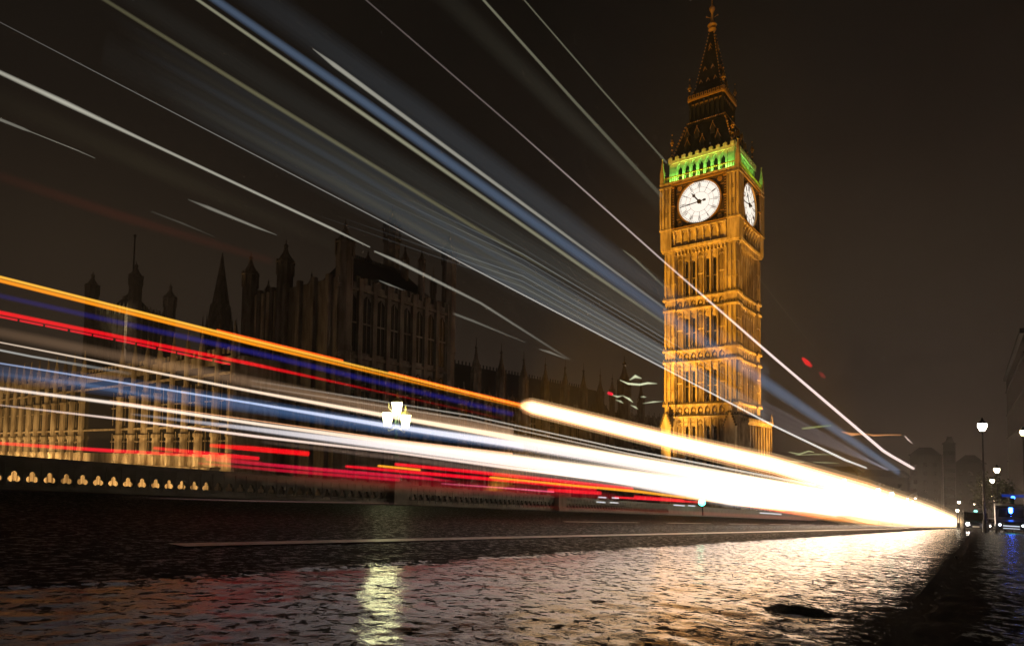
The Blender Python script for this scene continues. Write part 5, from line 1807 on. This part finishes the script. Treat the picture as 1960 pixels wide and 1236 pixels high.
# right-hand corner buildings
building('corner_building', 'tall dark stone building at the right edge, nearest one', 96, 150, -26, -4.9, on_road(96, 0, -2).z - 4, 15.5, 3, 6, 0.0, wall=M_CORNER)
building('corner_building', 'dark stone building further down the street at the right edge', 152, 205, -30, -7.5, on_road(160, 0, -2).z - 6, 17.5, 3, 7, 0.0, wall=M_CORNER)

# tree between the lamps and the corner building
def tree(x, y, z, h, r, label, seed=1):
    rs = random.Random(seed)
    e_ = empty('street_tree', (x, y, z), 0, label, 'tree', 'street trees')
    m = MB()
    m.tube((0, 0, 0), (0.1, 0, h * 0.5), 0.28, 0.16, 8)
    tips = []
    for i in range(9):
        a = rs.random() * 6.28
        b_ = Vector((r * 0.6 * math.cos(a), r * 0.6 * math.sin(a), h * (0.6 + 0.35 * rs.random())))
        m.tube((0.1, 0, h * (0.32 + 0.18 * rs.random())), b_, 0.1, 0.03, 5)
        tips.append(b_)
    m.build('trunk', M_BARK, e_)
    c = MB()
    for i in range(1500):
        b_ = rs.choice(tips)
        p = b_ + Vector((rs.gauss(0, .3), rs.gauss(0, .3), rs.gauss(0, .25))) * r
        n_ = Vector((rs.gauss(0, 1), rs.gauss(0, 1), rs.gauss(0, 1))).normalized()
        s = n_.orthogonal().normalized(); q = n_.cross(s)
        w = 0.16 + 0.14 * rs.random()
        c.face([p + s * w, p + q * w * .6, p - s * w, p - q * w * .6])
    c.build('crown', M_LEAF, e_)


for k, (u, v, h, r, lb) in enumerate(((128, -2.6, 8, 2.6, 'dark street tree under the row of lamps at right'), (165, -2.9, 9, 3.0, 'dark street tree further down behind the row of lamps at right'), (110, 24, 7, 3, 'dark tree behind the white trails right of the tower foot'))):
    tree(u, v, on_road(u, 0, 0).z, h, r, lb, k + 3)


# cars waiting at the far end
M_CARP = mat('dark_car_paint', (0.03, 0.03, 0.035), 0.3, 0.3, 0.2, 3)
M_TYRE = mat('tyre_rubber', (0.015, 0.015, 0.015), 0.8)
M_RIM = mat('wheel_rim', (0.4, 0.4, 0.42), 0.35, 0.8)
M_HL = emit('headlight_glass', (1.0, 0.9, 0.75), 25)
M_TL = emit('tail_light_glass', (1.0, 0.03, 0.05), 5)
M_PLATE = mat('number_plate', (0.75, 0.72, 0.6), 0.5)


def car(px, u, label, front=True, beacon=False, tall=1.5, hl=M_HL, blue=None):
    p = at_u(px, 1005, u)
    g = on_road(p.x, p.y, 0.01)
    e_ = empty('car', g, 0, label, 'car', 'vehicles waiting at the end of the road')
    hw_, ln_ = 0.9, 4.3
    prof = [(0, 0.32), (0, 0.72), (0.15, 0.86), (1.05, 0.98), (1.75, tall - 0.04), (2.2, tall), (3.4, tall - 0.03), (4.0, 1.0), (4.25, 0.95), (4.3, 0.34)]
    m = MB()
    m.prism(prof, -hw_, hw_, 0)
    m.build('body', M_CARP, e_)
    m = MB()
    m.hexa([(1.06, -0.78, 1.0), (1.1, -0.78, 1.0), (1.1, 0.78, 1.0), (1.06, 0.78, 1.0), (1.68, -0.66, tall - 0.08), (1.72, -0.66, tall - 0.08), (1.72, 0.66, tall - 0.08), (1.68, 0.66, tall - 0.08)])
    m.build('windscreen', M_GLASS, e_)
    for s in (-1, 1):
        m = MB()
        T = (lambda x, y, z: (z, y, x))
        m.box(1.5, 3.6, s * (hw_ + 0.003) - 0.003, s * (hw_ + 0.003) + 0.003, 1.0, tall - 0.12)
        m.build('side_window', M_GLASS, e_)
        for xx in (0.85, 3.5):
            w = MB()
            pts = [(xx + 0.33 * math.cos(2 * math.pi * i / 16), 0.33 + 0.33 * math.sin(2 * math.pi * i / 16)) for i in range(16)]
            w.prism(pts, s * 0.92 - 0.11, s * 0.92 + 0.0 + 0.03)
            wh_ = w.build('wheel', M_TYRE, e_)
            w = MB()
            pts = [(xx + 0.2 * math.cos(2 * math.pi * i / 12), 0.33 + 0.2 * math.sin(2 * math.pi * i / 12)) for i in range(12)]
            w.prism(pts, s * 0.955 - 0.01, s * 0.955 + 0.01)
            w.build('rim', M_RIM, wh_)
        m = MB()
        m.ball((-0.01, s * 0.62, 0.68), 0.14, 10)
        m.build('headlight' if front else 'tail_light', hl if front else M_TL, e_)
    m = MB()
    m.box(-0.03, 0.0, -0.26, 0.26, 0.4, 0.52)
    m.build('number_plate', M_PLATE, e_)
    if beacon:
        m = MB()
        m.lathe(2.0, 0, [(0.16, tall), (0.16, tall + 0.12), (0.1, tall + 0.2)], 10)
        m.build('roof_sign', emit('taxi_sign', (0.35, 0.9, 0.8), 2.0), e_)
    return e_


car(1868, 74, 'dark cab with glaring headlights at the tip of the white trails', True, True, 1.7, emit('glaring_headlight', (1, .88, .8), 60))
car(1893, 112, 'dark car with dim headlights, left one of the pair at right', True, False, 1.5, emit('dim_headlight', (1, .9, .75), 6))
car(1906, 104, 'dark car with dim headlights, right one of the pair at right', True, False, 1.5, emit('dim_headlight_glass', (1, .9, .75), 7))


def police_van(px, u):
    p = at_u(px, 1005, u)
    g = on_road(p.x, p.y, 0.01)
    e_ = empty('van', g, 0, 'dark van with a brilliant blue beacon at the right edge', 'van')
    m = MB()
    m.prism([(0, 0.35), (0, 1.0), (0.2, 1.1), (0.9, 1.95), (1.3, 2.1), (4.9, 2.1), (4.95, 0.35)], -0.95, 0.95)
    m.build('body', M_CARP, e_)
    m = MB()
    m.hexa([(0.24, -0.8, 1.14), (0.28, -0.8, 1.14), (0.28, 0.8, 1.14), (0.24, 0.8, 1.14), (0.8, -0.72, 1.86), (0.84, -0.72, 1.86), (0.84, 0.72, 1.86), (0.8, 0.72, 1.86)])
    m.build('windscreen', M_GLASS, e_)
    for s in (-1, 1):
        for xx in (0.9, 4.0):
            w = MB()
            w.prism([(xx + 0.36 * math.cos(2 * math.pi * i / 16), 0.36 + 0.36 * math.sin(2 * math.pi * i / 16)) for i in range(16)], s * 0.95 - 0.1, s * 0.95 + 0.03)
            w.build('wheel', M_TYRE, e_)
        m = MB(); m.ball((-0.02, s * 0.7, 0.72), 0.1, 8); m.build('headlight', emit('side_lamp', (0.8, 0.85, 1.0), 4), e_)
    m = MB()
    m.box(-0.03, 0, -0.5, 0.5, 0.62, 0.7)
    m.box(-0.03, 0, -0.5, 0.5, 0.45, 0.5)
    m.build('grille', emit('lit_grille', (0.75, 0.85, 1.0), 0.9), e_)
    zb = at_u(px - 1, 993, u).z - g.z
    m = MB()
    m.lathe(0.7, 0, [(0.12, 2.0), (0.12, zb - 0.24)], 8)
    m.ball((0.7, 0, zb), 0.34, 12)
    m.build('beacon', emit('blue_beacon', (0.02, 0.12, 1.0), 55), e_)


police_van(1936, 62)
# blue-lit canopy on the corner building
q0, q1 = at_u(1918, 948, 92), at_u(1975, 952, 92)
m = MB()
m.box(91.5, 93.5, min(q0.y, q1.y), max(q0.y, q1.y), q0.z - 0.12, q0.z + 0.12)
cn = m.build('canopy', emit('blue_strip_light', (0.02, 0.07, 0.6), 0.35))
tag(cn, 'long thin blue lit canopy edge over the van at the right edge', 'canopy')
m = MB()
pq = at_u(1939, 952, 91.2)
m.ball((pq.x, pq.y, pq.z), 0.2, 8)
tag(m.build('lamp_bulb', emit('blue_bulb', (0.05, 0.2, 1.0), 8)), 'small blue lamp on the blue lit canopy edge', 'lamp')
pq = at_v(556, 662, vB - 0.2)
m = MB()
m.prism([(pq.x - 0.28, pq.z - 0.55), (pq.x + 0.28, pq.z - 0.55), (pq.x + 0.28, pq.z + 0.3), (pq.x, pq.z + 0.65), (pq.x - 0.28, pq.z + 0.3)], vB - 0.2, vB - 0.05)
m.box(pq.x - 0.03, pq.x + 0.03, vB - 0.24, vB - 0.2, pq.z - 0.55, pq.z + 0.5, 1)
wlit = m.build('window', [M_WIN, M_PALACE])
wlit.parent = pb
wlit.matrix_parent_inverse = Matrix.Translation(-pb.location)

# ---------------------------------------------------------------- damp night air
m = MB()
m.box(-95, 790, -610, 610, -42, 100)
hz_ = m.build('haze', None or M_GLASS)
mh = bpy.data.materials.new('damp_air')
mh.use_nodes = True
t = mh.node_tree
t.nodes.clear()
o_ = t.nodes.new('ShaderNodeOutputMaterial')
pv = t.nodes.new('ShaderNodeVolumePrincipled')
pv.inputs['Color'].default_value = (0.95, 0.93, 0.9, 1)
pv.inputs['Density'].default_value = 0.00062
pv.inputs['Anisotropy'].default_value = 0.3
t.links.new(pv.outputs[0], o_.inputs['Volume'])
hz_.data.materials.clear()
hz_.data.materials.append(mh)
tag(hz_, kind='stuff')
